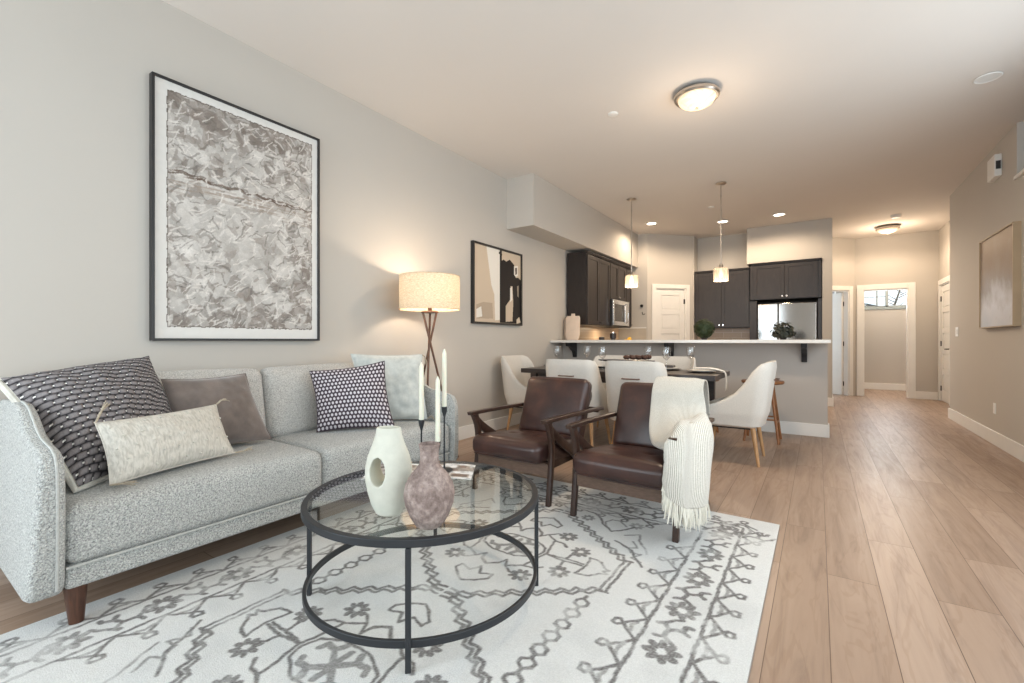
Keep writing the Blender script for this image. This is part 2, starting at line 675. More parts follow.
    def build(self, name, mat, parent=None, bevel=0, smooth=True, angle=.7, sub=0, seg=2, solid=0):
        off = root_offset(parent) if parent is not None else None
        if parent is None:
            xs = [p.x for p in self.v]
            ys = [p.y for p in self.v]
            zs = [p.z for p in self.v]
            off = Vector(((min(xs) + max(xs)) / 2, (min(ys) + max(ys)) / 2, min(zs)))
        me = bpy.data.meshes.new(name)
        me.from_pydata([tuple(p - off) for p in self.v], [], self.f)
        me.validate()
        mats = mat if isinstance(mat, (list, tuple)) else [mat]
        for m in mats:
            me.materials.append(m)
        if len(mats) > 1:
            for p, i in zip(me.polygons, self.mi):
                p.material_index = i
        if self.uv is not None:
            ul = me.uv_layers.new(name='UVMap')
            for lp in me.loops:
                ul.data[lp.index].uv = self.uv[lp.vertex_index]
        if smooth:
            me.polygons.foreach_set('use_smooth', [True] * len(me.polygons))
            me.set_sharp_from_angle(angle=angle)
        o = bpy.data.objects.new(name, me)
        COL.objects.link(o)
        if parent is not None:
            o.parent = parent
        else:
            o.location = off
        if solid:
            sm = o.modifiers.new('solid', 'SOLIDIFY')
            sm.thickness = solid
            sm.offset = 0
        if bevel:
            bm = o.modifiers.new('bevel', 'BEVEL')
            bm.width = bevel
            bm.segments = seg
            bm.limit_method = 'ANGLE'
            bm.angle_limit = .6
            bm.harden_normals = True
        if sub:
            ss = o.modifiers.new('sub', 'SUBSURF')
            ss.levels = sub
            ss.render_levels = sub
        return o


def tag(o, label=None, cat=None, group=None, kind=None):
    if label:
        o['label'] = label
    if cat:
        o['category'] = cat
    if group:
        o['group'] = group
    if kind:
        o['kind'] = kind
    return o


def empty(name, loc=(0, 0, 0), label=None, cat=None, group=None, rotz=0):
    o = bpy.data.objects.new(name, None)
    o.empty_display_size = .05
    o.location = loc
    o.rotation_euler = (0, 0, rotz)
    COL.objects.link(o)
    return tag(o, label, cat, group)


def dup(root, loc, rotz=0, label=None, group=None, parent=None):
    r = root.copy()
    COL.objects.link(r)
    if parent is None:
        r.location = loc
        r.rotation_euler = (0, 0, rotz)
    else:
        r.parent = parent
    if label:
        r['label'] = label
    if group:
        r['group'] = group
    for ch in root.children:
        dup(ch, None, parent=r)
    return r


def struct(o):
    o['kind'] = 'structure'
    return o


def box(name, mat, x0, x1, y0, y1, z0, z1, parent=None, bevel=0):
    return MB().box(x0, x1, y0, y1, z0, z1).build(name, mat, parent, bevel)


# ================================================================== SETTING
struct(box('floor', MT['floor'], -3.5, 3.2, -2.2, 13.2, -.1, 0))
m = MB()
for x0_, x1_ in ((-3.5, -3.06), (-2.14, -1.91), (-1.09, .34), (1.36, 1.7)):
    m.box(x0_, x1_, -1.9, -1.78, 0, 3.05)
for x0_, x1_ in ((-3.06, -2.14), (-1.91, -1.09), (.34, 1.36)):
    m.box(x0_, x1_, -1.9, -1.78, 0, .2)
    m.box(x0_, x1_, -1.9, -1.78, 2.5, 3.05)
struct(m.build('wall_rear', MT['wall']))
struct(box('ceiling', MT['ceiling'], -3.5, 3.2, -2.2, 13.2, CH, CH + .1))
W = MT['wall']
struct(box('wall_left', W, XL - .12, XL, -2.2, 8.5, 0, CH))
m = MB()
m.box(XR, XR + .12, -2.2, 5.98, 0, 2.53)
m.box(XR, XR + .32, 5.98, 8.5, 0, CH)
struct(m.build('wall_right', W))
m = MB()
m.box(XR + 1.2, XR + 1.3, -2.2, 5.98, 0, CH)
m.box(XR + .32, XR + 1.3, 5.98, 6.1, 0, CH)
struct(m.build('wall_stair', MT['reveal']))
struct(box('trim_1', MT['trim'], XR - .02, XR + .14, -2.2, 5.98, 2.53, 2.56))
# soffit over the left run of cabinets
struct(box('wall_soffit', W, XL, -2.785, 4.55, 8.30, 2.435, CH))
# kitchen end: short jog, angled pantry wall, back wall, fridge surround
m = MB()
m.box(XL, -2.61, 8.30, 8.42, 0, CH)
struct(m.build('wall_kitchen_jog', W))
DIRP = Vector((.653, .70, 0)).normalized()
angP = math.atan2(DIRP.y, DIRP.x)
MP = Matrix.Translation((-2.61, 8.30, 0)) @ Matrix.Rotation(angP, 4, 'Z')
LP = math.hypot(.653, .70)
d0, d1 = .165, .80
m = MB()
m.box(0, d0, 0, .1, 0, CH, MP)
m.box(d1, LP, 0, .1, 0, CH, MP)
m.box(d0, d1, 0, .1, 2.045, CH, MP)
m.box(0, LP, .6, .65, 0, CH, MP)
struct(m.build('wall_pantry', W))
struct(box('wall_pantry_return', W, -1.96, -1.94, 9.0, 9.3, 0, CH))
struct(box('wall_kitchen_back', W, -1.96, -1.0, 9.28, 9.38, 0, CH))
struct(box('wall_fridge_back', W, -1.0, .2, 9.76, 9.86, 0, CH))
struct(box('wall_fridge_header', W, -1.04, .06, 8.93, 9.76, 2.42, CH))
struct(box('wall_fridge_end', W, .06, .195, 8.93, 9.95, 0, CH))
# bar half wall
m = MB()
m.box(XL, .09, 6.03, 6.17, 0, 1.035)
struct(m.build('wall_bar', MT['bar_wall']))
# hall
m = MB()
xo0, xo1 = .726, 1.385
m.box(.60, xo0, 11.0, 11.12, 0, CH)
m.box(xo1, 1.92, 11.0, 11.12, 0, CH)
m.box(xo0, xo1, 11.0, 11.12, 2.04, CH)
struct(m.build('wall_hall_end', W))
m = MB()
m.box(1.8, 1.92, 10.89, 11.0, 0, CH)
m.box(1.8, 1.92, 8.5, 10.13, 0, CH)
m.box(1.8, 1.92, 10.13, 10.89, 2.05, CH)
struct(m.build('wall_hall_right', W))
MA = Matrix.Translation((.61, 11.01, 0)) @ Matrix.Rotation(radians(-135), 4, 'Z')
m = MB()     # angled wall, local +x runs back towards the kitchen, local +y is the room side? see MA
m.box(0, .16, -.1, 0, 0, CH, MA)
m.box(.16, .95, -.1, 0, 2.04, CH, MA)
m.box(.95, 1.30, -.1, 0, 0, CH, MA)
struct(m.build('wall_hall_angled', W))
# far room behind the cased opening
wz0, wz1, wx0, wx1 = 1.80, 2.36, .80, 1.62
m = MB()
m.box(.30, wx0, 12.65, 12.75, 0, CH)
m.box(wx1, 2.4, 12.65, 12.75, 0, CH)
m.box(wx0, wx1, 12.65, 12.75, 0, wz0)
m.box(wx0, wx1, 12.65, 12.75, wz1, CH)
m.box(.30, .40, 11.12, 12.65, 0, CH)
m.box(2.3, 2.4, 11.12, 12.65, 0, CH)
struct(m.build('wall_far_room', W))
# side room behind the angled door
m = MB()
m.box(-2.0, .30, 12.6, 12.7, 0, CH)
m.box(-2.0, -1.9, 9.9, 12.6, 0, CH)
m.box(-2.0, -.35, 9.85, 9.95, 0, CH)
struct(m.build('wall_side_room', wallpaint('side_room_paint', (.66, .68, .70))))

# baseboards
BH, BT = .14, .016


def bb(name, segs, M=None):
    m = MB()
    for x0, x1, y0, y1 in segs:
        m.box(x0, x1, y0, y1, 0, BH, M)
    return struct(m.build(name, MT['trim'], bevel=.004))


bb('baseboard_left', [(XL, XL + BT, -2.2, 6.03)])
bb('baseboard_right', [(XR - BT, XR, -2.2, 8.5), (XR - BT, 1.8, 8.5, 8.5 + BT)])
bb('baseboard_bar', [(XL + BT, .09, 6.03 - BT, 6.03), (.09, .09 + BT, 6.03 - BT, 6.19)])
bb('baseboard_fridge_end', [(.06, .195 + BT, 8.93 - BT, 8.93), (.195, .195 + BT, 8.93, 9.95)])
bb('baseboard_hall_end', [(1.475, 1.8 - BT, 11.0 - BT, 11.0)])
bb('baseboard_hall_right', [(1.8 - BT, 1.8, 8.52, 10.05)])
bb('baseboard_far', [(.4, 2.3, 12.65 - BT, 12.65)])


def casing(name, x0, x1, zt, M, y0=-.018, w=.09, y1=0):
    m = MB()
    m.box(x0 - w, x0, y0, y1, 0, zt + w, M)
    m.box(x1, x1 + w, y0, y1, 0, zt + w, M)
    m.box(x0, x1, y0, y1, zt, zt + w, M)
    return struct(m.build(name, MT['trim'], bevel=.003))


def jamb(name, x0, x1, zt, M, d=.12):
    m = MB()
    m.box(x0, x0 + .018, 0, d, 0, zt, M)
    m.box(x1 - .018, x1, 0, d, 0, zt, M)
    m.box(x0 + .018, x1 - .018, 0, d, zt - .018, zt, M)
    return struct(m.build(name, MT['trim']))


def panel_door(name, w, h, M, handle='left', hand_z=.92, hinges='right'):
    """five horizontal recessed panels; local x 0..w, front face at y=0"""
    m = MB()
    t = .036
    st = .105
    m.box(0, w, .012, t, 0, h, M)
    m.box(0, st, 0, .012, 0, h, M)
    m.box(w - st, w, 0, .012, 0, h, M)
    zs = [0, .20]
    ph = (h - .20 - .11 - 4 * .085) / 5
    z = .20
    m.box(st, w - st, 0, .012, 0, .20, M)
    for i in range(5):
        m.box(st + .022, w - st - .022, .003, .012, z + .022, z + ph - .022, M)
        z += ph
        top = .085 if i < 4 else .11
        m.box(st, w - st, 0, .012, z, min(z + top, h), M)
        z += top
    d = m.build(name, MT['trim'], bevel=.002)
    struct(d)
    hx = .06 if handle == 'left' else w - .06
    sg = 1 if handle == 'left' else -1
    k = MB()
    k.tube(M @ Vector((hx, 0, hand_z)), M @ Vector((hx, -.012, hand_z)), .028, .028, 16)
    k.tube(M @ Vector((hx, -.01, hand_z)), M @ Vector((hx, -.05, hand_z)), .009, .009, 10)
    k.bar([M @ Vector((hx, -.05, hand_z)), M @ Vector((hx + sg * .11, -.05, hand_z - .004))], .014, .018)
    k.build('door_handle', MT['hinge'], d, bevel=.003)
    hx = w if hinges == 'right' else 0
    for z in (.22, h / 2, h - .22):
        k = MB()
        k.tube(M @ Vector((hx, -.006, z - .045)), M @ Vector((hx, -.006, z + .045)), .008, .008, 8)
        k.box(hx - .02, hx + .02, -.002, .001, z - .045, z + .045, M)
        k.build('hinge', MT['hinge'], d)
    return d


casing('trim_2', d0, d1, 2.045, MP, w=.075)
jamb('trim_3', d0, d1, 2.045, MP, .1)
panel_door('door_1', d1 - d0 - .044, 2.02, MP @ Matrix.Translation((d0 + .022, .012, .005)), handle='right', hand_z=1.75 - .83)
MI = Matrix.Identity(4)
casing('trim_4', xo0, xo1, 2.04, Matrix.Translation((0, 11.0, 0)), w=.10)
jamb('trim_5', xo0, xo1, 2.04, Matrix.Translation((0, 11.0, 0)))
# hinges left on the opening's jamb, the door behind it swung fully back
MD = Matrix.Translation((xo0 + .005, 11.135, .005)) @ Matrix.Rotation(radians(100), 4, 'Z')
d4 = panel_door('door_4', .62, 2.0, MD, handle='right', hinges='left')
# right hand hall door
MR = Matrix.Translation((1.8, 10.89, 0)) @ Matrix.Rotation(radians(-90), 4, 'Z')
casing('trim_6', 0, .76, 2.05, MR, w=.09)
jamb('trim_7', 0, .76, 2.05, MR)
panel_door('door_3', .716, 2.02, MR @ Matrix.Translation((.022, .012, .005)), handle='right', hinges='left')
# angled opening and its open door
MA2 = Matrix.Translation((.61, 11.01, 0)) @ Matrix.Rotation(radians(-135), 4, 'Z') @ Matrix.Scale(-1, 4, (0, 1, 0))
casing('trim_8', .16, .95, 2.04, MA, y0=0, y1=.018, w=.085)
jamb('trim_9', .16, .95, 2.04, MA2, .1)
pD = MA @ Vector((.185, -.10, .005))
MD2 = Matrix.Translation(pD) @ Matrix.Rotation(radians(138), 4, 'Z')
panel_door('door_2', .72, 2.0, MD2, handle='right', hinges='left')

# window of the far room
m = MB()
fy0, fy1 = 12.64, 12.70
m.box(wx0 - .05, wx1 + .05, 12.632, 12.65, wz0 - .05, wz0)
for a, b in ((wx0, wx0 + .03), (wx1 - .03, wx1), (1.06, 1.085), (1.215, 1.265)):
    m.box(a, b, fy0 + .01, fy1, wz0, wz1)
m.box(wx0, wx1, fy0 + .01, fy1, wz0, wz0 + .03)
m.box(wx0, wx1, fy0 + .01, fy1, wz1 - .03, wz1)
m.box(wx0, 1.215, fy0 + .02, fy1, 2.02, 2.035)
w1 = struct(m.build('window_1', plain('backlit_window_frame', rgb(150, 160, 162), .5), bevel=.002))  # frame greyed in its colour to give the backlit look
MB().box(wx0 + .02, wx1 - .02, 12.672, 12.676, wz0 + .02, wz1 - .02).build('window_glass', MT['glass'], w1)
# what stands outside: bright sky, a neighbouring roof and a branch
struct(box('wall_outdoor_sky', MT['sky'], -.6, 3.2, 15.0, 15.02, 1.0, 4.2))
roof = MB().prism([(0.2, 0), (1.5, 0), (.2, .42)], lambda a, b, d: Vector((a + .3, d, b + 1.72)), 14.0, 14.6)
tag(roof.build('neighbour_roof', plain('grey_shingles', rgb(110, 120, 124), .9)), 'grey sloping roof seen outside the high window', 'roof')
br_ = MB()
random.seed(5)
br_.path([(1.42, 14, 1.2), (1.48, 14, 1.8), (1.62, 14, 2.3), (1.85, 14, 2.8)], [.03, .025, .018, .01], 6)
for i in range(14):
    z = 1.85 + i * .06
    x = 1.49 + (z - 1.8) * .36
    a = random.choice((-1, 1))
    br_.path([(x, 14, z), (x + a * .12, 14 + random.uniform(-.1, .1), z + .07), (x + a * .2, 14, z + .16)], [.012, .008, .004], 5)
tag(br_.build('tree', MT['leaf2']), 'dark bare tree outside the high window at the end of the hall', 'tree')

# ================================================================== CEILING AND WALL FITTINGS


def flush_light(loc, label, r=.172):
    t = empty('ceiling_light', loc, label, 'ceiling light', None)
    x, y, z = loc
    MB().lathe([(r * .55, 0), (r * .9, -.012), (r, -.03), (r * 1.0, -.048), (r * .93, -.06), (r * .80, -.05), (r * .8, -.01)], loc, 48, caps=False).build('rim', MT['nickel'], t)
    pr = [(r * .83, -.050)] + [(r * .83 * cos(a), -.052 - .075 * sin(a)) for a in [i * pi / 20 for i in range(1, 10)]] + [(0.0001, -.127)]
    MB().lathe(pr, loc, 40).build('glass_bowl', MT['alabaster'], t)
    MB().lathe([(.001, -.125), (.008, -.128), (.010, -.135), (.004, -.142), (.001, -.143)], loc, 12).build('finial', MT['nickel'], t)
    return t


flush_light((-.80, 3.80, CH), 'large flush ceiling light with nickel rim over the living area')
flush_light((1.0, 10.1, CH), 'flush ceiling light with nickel rim at the end of the hall', .17)
light('POINT', 'lamp_living_ceiling', (-.80, 3.80, CH - .50), 8, WARM, .12)
light('SPOT', 'lamp_living_ceiling_down', (-.80, 3.80, CH - .16), 95, WARM, .14, (0, 0, 0), spot=radians(172), blend=.35)
light('POINT', 'lamp_hall_ceiling', (1.0, 10.1, CH - .36), 20, WARM, .12)
light('SPOT', 'lamp_hall_ceiling_down', (1.0, 10.1, CH - .16), 55, WARM, .12, (0, 0, 0), spot=radians(172), blend=.35)


def can(loc, label):
    t = empty('recessed_light', loc, label, 'recessed light', 'recessed lights over the kitchen')
    MB().lathe([(.074, -.001), (.098, -.001), (.101, -.006), (.092, -.010), (.074, -.006)], loc, 32, caps=False).build('trim_ring', MT['white'], t)
    MB().lathe([(.0001, -.003), (.03, -.005), (.074, -.003)], loc, 24, caps=False).build('lens', MT['can_glow'], t)
    light('SPOT', 'lamp_recessed', (loc[0], loc[1], loc[2] - .03), 66, WARM, .08, (0, 0, 0), spot=radians(168), blend=.45)
    return t


can((-2.33, 7.63, CH), 'leftmost recessed kitchen ceiling light, nearest the left wall')
can((-1.31, 8.17, CH), 'middle recessed kitchen ceiling light, behind the second pendant')
can((-.505, 8.22, CH), 'rightmost recessed kitchen ceiling light, in front of the fridge wall')


def disc(name, loc, r, h, label, cat, mat='white'):
    m = MB().lathe([(.0001, -h), (r * .8, -h), (r * .97, -h * .75), (r, -h * .3), (r, 0)], loc, 32)
    return tag(m.build(name, MT[mat]), label, cat)


disc('sprinkler_cover', (-1.485, 3.76, CH), .045, .010, 'small white round sprinkler cover left of the big ceiling light', 'sprinkler cover')
disc('sprinkler_cover', (-1.31, 7.19, CH), .045, .010, 'small white round sprinkler cover on the ceiling near the second pendant', 'sprinkler cover')
t = empty('ceiling_speaker', (1.06, 4.82, CH), 'round white ceiling speaker at upper right', 'speaker')
MB().lathe([(.062, -.002), (.075, -.002), (.08, -.006), (.074, -.012), (.062, -.008)], t.location, 40, caps=False).build('rim', MT['white'], t)
MB().lathe([(.0001, -.006), (.063, -.006)], t.location, 30, caps=False).build('grille', MT['white'], t)
t = empty('smoke_detector', (1.02, 9.29, CH), 'white smoke detector on the hall ceiling in front of the flush light', 'smoke detector')
MB().lathe([(.0001, -.042), (.045, -.042), (.058, -.034), (.066, -.012), (.07, 0)], t.location, 32).build('housing', MT['white'], t)
MB().lathe([(.044, -.0425), (.052, -.040), (.05, -.046), (.044, -.046)], t.location, 32).build('vent_ring', MT['white'], t)


def pendant(x, y, label, bright):
    t = empty('pendant_light', (x, y, CH), label, 'pendant light', None)
    MB().lathe([(.0001, -.001), (.062, -.001), (.064, -.010), (.05, -.022), (.012, -.028), (.0001, -.028)], (x, y, CH), 28).build('canopy', MT['nickel'], t)
    m = MB().tube((x, y, CH - .02), (x, y, 2.03), .0075, n=10)
    for z in (2.90, 2.72, 2.52, 2.32):
        m.tube((x, y, z), (x, y, z - .03), .010, n=10)
    m.build('rod', MT['nickel'], t)
    MB().lathe([(.0001, 2.03), (.02, 2.03), (.024, 2.02), (.026, 1.985), (.03, 1.975), (.0001, 1.975)], (x, y, 0), 20).build('socket', MT['nickel'], t)
    # ribbed drum of pressed glass
    n = 56
    prof = [(.030, 1.985), (.070, 1.982), (.084, 1.972), (.087, 1.95), (.087, 1.84), (.085, 1.815)]
    inner = [(r - .006, z) for r, z in reversed(prof)]
    vs, fs = [], []
    allp = prof + inner
    for r, z in allp:
        for k in range(n):
            rr = r + (.0018 if k % 2 else -.0004) * (1 if r > .06 else 0)
            vs.append(Vector((x + rr * cos(2 * pi * k / n), y + rr * sin(2 * pi * k / n), z)))
    for i in range(len(allp) - 1):
        for k in range(n):
            fs.append((i * n + k, i * n + (k + 1) % n, i * n + n + (k + 1) % n, i * n + n + k))
    g = MB().add(vs, fs)
    g.build('glass_shade', MT['pendantglass'], t, smooth=False)
    pr = [(.0001, 1.975), (.013, 1.97), (.015, 1.95), (.026, 1.915), (.028, 1.895), (.02, 1.872), (.0001, 1.865)]
    MB().lathe(pr, (x, y, 0), 20).build('bulb', MT['bulb'] if bright else MT['bulb_dim'], t)
    light('POINT', 'lamp_pendant', (x, y, 1.76), 9 if bright else 7, WARM, .04)
    return t


pg = Mat('pressed_pendant_glass')
_tr = pg.n('ShaderNodeBsdfTransparent')
_tr.inputs[0].default_value = (.92, .90, .86, 1)
_gl = pg.n('ShaderNodeBsdfPrincipled')
_gl.inputs['Base Color'].default_value = (.9, .85, .76, 1)
_gl.inputs['Roughness'].default_value = .25
_mx = pg.n('ShaderNodeMixShader')
_mx.inputs[0].default_value = .28
pg.l(_tr.outputs[0], _mx.inputs[1])
pg.l(_gl.outputs[0], _mx.inputs[2])
pg.l(_mx.outputs[0], pg.nt.nodes['Material Output'].inputs['Surface'])
MT['pendantglass'] = pg.m
pendant(-2.16, 6.16, 'glass drum pendant light over the left end of the bar, brightly lit', True)
pendant(-1.01, 6.17, 'glass drum pendant light over the bar, hanging before the dark cabinets beside the fridge', False)

# wall devices, right wall
t = empty('door_chime', (XR, 6.48, 2.69), 'white box chime high on the right wall with dark slot', 'chime')
MB().box(XR - .055, XR, 6.37, 6.60, 2.69, 2.91).build('housing', MT['white'], t, bevel=.008)
MB().box(XR - .045, XR - .012, 6.362, 6.37, 2.76, 2.84).build('sensor_slot', MT['black'], t)
t = empty('light_switch', (XR, 8.20, 1.12), 'white double light switch on the right wall near the hall', 'light switch')
MB().box(XR - .006, XR, 8.03, 8.16, 1.12, 1.24).build('plate', MT['white'], t, bevel=.002)
for y in (8.065, 8.125):
    MB().box(XR - .010, XR - .006, y - .018, y + .018, 1.147, 1.213).build('rocker', MT['trim'], t, bevel=.001)
t = empty('power_outlet', (XR, 6.68, .31), 'white wall outlet low on the right wall under the canvas', 'outlet')
MB().box(XR - .006, XR, 6.555, 6.625, .315, .425).build('plate', MT['white'], t, bevel=.002)
for z in (.345, .392):
    MB().box(XR - .008, XR - .006, 6.575, 6.605, z - .014, z + .014).build('socket', MT['trim'], t)

# ================================================================== ART


def canvas_grid(name, img, put, mat, parent):
    """img: (ny,nx,3) linear colours -> point colour attribute on a grid"""
    ny, nx, _ = img.shape
    m = MB()
    vs = [put(i / (nx - 1), j / (ny - 1), img[j, i]) for j in range(ny) for i in range(nx)]
    off = root_offset(parent)
    me = bpy.data.meshes.new(name)
    idx = np.arange(nx * ny).reshape(ny, nx)
    f = np.stack([idx[:-1, :-1], idx[:-1, 1:], idx[1:, 1:], idx[1:, :-1]], -1).reshape(-1, 4)
    me.from_pydata([tuple(v - off) for v in vs], [], f.tolist())
    a = me.color_attributes.new('paint', 'FLOAT_COLOR', 'POINT')
    arr = np.ones((nx * ny, 4), np.float32)
    arr[:, :3] = img.reshape(-1, 3)
    a.data.foreach_set('color', arr.ravel())
    me.materials.append(mat)
    me.polygons.foreach_set('use_smooth', [True] * len(me.polygons))
    o = bpy.data.objects.new(name, me)
    COL.objects.link(o)
    o.parent = parent
    return o


def big_painting():
    nx, ny = 250, 380
    rs = np.random.RandomState(4)
    Y, X = np.mgrid[0:ny, 0:nx]
    u, v = X / nx, Y / ny            # v up
    img = np.zeros((ny, nx, 3))
    base = np.array(rgb(178, 170, 163))
    img[:] = base
    hgt = np.zeros((ny, nx))
    wn = sum(np.sin(u * f1 + v * f2 + ph) / f0 for f0, f1, f2, ph in ((1, 23, 31, 0), (1.6, -41, 37, 1), (2.2, 67, -53, 2), (3, 97, 83, 4), (4, -131, 149, 5)))
    wm = sum(np.sin(u * f1 + v * f2 + ph) / f0 for f0, f1, f2, ph in ((1, 29, -27, 3), (1.6, 43, 47, 5), (2.2, -71, 59, 1), (3, 103, -79, 2), (4, 137, 127, 0)))
    uw, vw = u + .0045 * wn, v + .0035 * wm
    for k in range(2600):
        cu, cv = rs.rand(), rs.rand()
        w, h = rs.uniform(.02, .075), rs.uniform(.010, .042)
        a = rs.normal(.5, .9)
        du, dv = (uw - cu) * .69, (vw - cv)
        p = du * cos(a) + dv * sin(a)
        q = -du * sin(a) + dv * cos(a)
        w *= 1 - .3 * k / 2600
        mask = (np.abs(p + .15 * q) < w * .69) & (np.abs(q - .3 * p) < h * .8)
        dark = .25
        if cv > .86 and cu < .75:
            dark = .75
        elif cv > .9:
            dark = .6
        elif cv < .14:
            dark = .6
        elif cu > .8 and cv < .45:
            dark = .55
        elif .3 < cv < .6 and cu < .8:
            dark = .12
        elif .70 < cv < .86:
            dark = .22
        if rs.rand() < dark:
            o_ = rs.randint(-16, 18)
            c = np.array(rgb(132 + o_, 123 + o_, 116 + o_))
        else:
            g = rs.randint(160, 216)
            c = np.array(rgb(g, g - 4, g - 9))
        s = (q[mask] / h)
        shade = 1 + .05 * s
        al = .55
        img[mask] = img[mask] * (1 - al) + c * shade[:, None] * al
        hgt[mask] = hgt[mask] * .6 + .4 * rs.rand()
    # horizon streaks
    for k in range(60):
        cu = rs.rand()
        cv = .655 - .03 * cu + rs.normal(0, .006)
        mask = (np.abs(v - cv - .004 * np.sin(u * 60)) < .003) & (np.abs(u - cu) < rs.uniform(.01, .07))
        img[mask] = img[mask] * .35 + np.array(rgb(92, 74, 62)) * .65
    for k in range(70):
        cu, cv = rs.rand(), .60 + rs.normal(0, .02)
        mask = (np.abs(v - cv) < .003) & (np.abs(u - cu) < rs.uniform(.02, .1))
        img[mask] = img[mask] * .6 + np.array(rgb(150, 136, 124)) * .4
    # dry scraped flecks of light and dark paint
    for k in range(900):
        cu, cv = rs.rand(), rs.rand()
        a = rs.normal(.4, .7)
        du, dv = (uw - cu) * .69, (vw - cv)
        p = du * cos(a) + dv * sin(a)
        q = -du * sin(a) + dv * cos(a)
        mask = (np.abs(p) < rs.uniform(.006, .03)) & (np.abs(q) < rs.uniform(.0012, .004))
        g = 222 if rs.rand() < .62 else 104
        img[mask] = img[mask] * .45 + np.array(rgb(g, g - 5, g - 11)) * .55
    img *= (1 + .05 * wn[..., None] * .5) * (1 + rs.normal(0, .045, (ny, nx, 1)))
    # white margin with a deckled edge
    wob = .0012 * np.sin(u * 70) + .0012 * np.sin(u * 173)
    wov = .0015 * np.sin(v * 60) + .0015 * np.sin(v * 141)
    mg = (u < .060 + wov) | (u > .953 + wov) | (v < .045 + wob) | (v > .966 + wob)
    edge = (u < .065 + wov) | (u > .949 + wov) | (v < .0485 + wob) | (v > .9625 + wob)
    img[edge] = np.array(rgb(96, 86, 78))
    img[mg] = np.array(rgb(218, 216, 212))
    y0, y1, z0, z1 = .964, 2.006, 1.062, 2.593
    t = empty('framed_painting', (XL, 1.5, z0), 'tall abstract grey painting in thin black frame above the sofa', 'painting')
    f = MB()
    b = .014
    f.box(XL, XL + .045, y0, y0 + b, z0, z1)
    f.box(XL, XL + .045, y1 - b, y1, z0, z1)
    f.box(XL, XL + .045, y0 + b, y1 - b, z0, z0 + b)
    f.box(XL, XL + .045, y0 + b, y1 - b, z1 - b, z1)
    f.build('frame', MT['black_frame'], t, bevel=.002)

    def put(a, c, col):
        return Vector((XL + .030 + .002 * noise.noise(Vector((a * 30, c * 45, 0))), y0 + b + (y1 - y0 - 2 * b) * a, z0 + b + (z1 - z0 - 2 * b) * c))
    canvas_grid('painted_sheet', img, put, MT['canvas'], t)


big_painting()


def shapes_painting():
    nx, ny = 200, 190
    Y, X = np.mgrid[0:ny, 0:nx]
    u, v = X / nx, 1 - Y / ny     # v down
    img = np.zeros((ny, nx, 3))
    img[:] = rgb(200, 184, 164)

    def poly(pts, c):
        inside = np.zeros((ny, nx), bool)
        n = len(pts)
        for i in range(n):
            x1, y1 = pts[i]
            x2, y2 = pts[(i + 1) % n]
            if y1 == y2:
                continue
            cond = ((y1 > v) != (y2 > v)) & (u < (x2 - x1) * (v - y1) / (y2 - y1) + x1)
            inside ^= cond
        img[inside] = rgb(*c)
    WH, BK, GR = (226, 222, 214), (32, 28, 28), (150, 138, 124)
    poly([(.24, .0), (.52, .0), (.54, .96), (.42, .97), (.40, .62), (.34, .50), (.28, .2)], WH)
    poly([(.05, .78), (.18, .74), (.36, .74), (.38, .95), (.05, .96)], (176, 160, 142))
    poly([(.05, .84), (.14, .80), (.16, .93), (.05, .95)], WH)
    poly([(.52, .0), (.56, .0), (.58, 1.0), (.52, 1.0)], BK)
    poly([(.52, .17), (.60, .12), (.66, .14), (.74, .10), (.84, .16), (.88, .34), (1, .32), (1, 1), (.52, 1)], BK)
    poly([(.50, .03), (.56, .03), (.57, .07), (.50, .06)], BK)
    poly([(.76, .47), (.80, .47), (.82, .70), (.80, .97), (.65, .98), (.65, .76), (.75, .66)], (196, 180, 160))
    poly([(.75, .50), (.79, .48), (.80, .66), (.75, .70)], WH)
    poly([(.84, .18), (.93, .16), (.93, .30), (.88, .33), (.84, .30)], WH)
    poly([(.86, .20), (.91, .19), (.91, .28), (.87, .30)], (90, 80, 74))
    poly([(.91, .46), (.95, .44), (.95, .62), (.92, .60)], GR)
    poly([(.90, .94), (.96, .90), (1, .98), (.90, 1)], (205, 192, 172))
    poly([(.95, .1), (1, .1), (1, .36), (.95, .34)], (196, 180, 160))
    y0, y1, z0, z1 = 3.85, 4.84, 1.255, 2.168
    t = empty('framed_print', (XL, 4.37, z0), 'black framed abstract print of black and white blocks beside the floor lamp', 'picture')
    f = MB()
    b = .022
    f.box(XL, XL + .045, y0, y0 + b, z0, z1)
    f.box(XL, XL + .045, y1 - b, y1, z0, z1)
    f.box(XL, XL + .045, y0 + b, y1 - b, z0, z0 + b)
    f.box(XL, XL + .045, y0 + b, y1 - b, z1 - b, z1)
    f.build('frame', MT['black_frame'], t, bevel=.002)
    canvas_grid('painted_sheet', img, lambda a, c, col: Vector((XL + .028, y0 + b + (y1 - y0 - 2 * b) * a, z0 + b + (z1 - z0 - 2 * b) * c)), MT['print'], t)


shapes_painting()

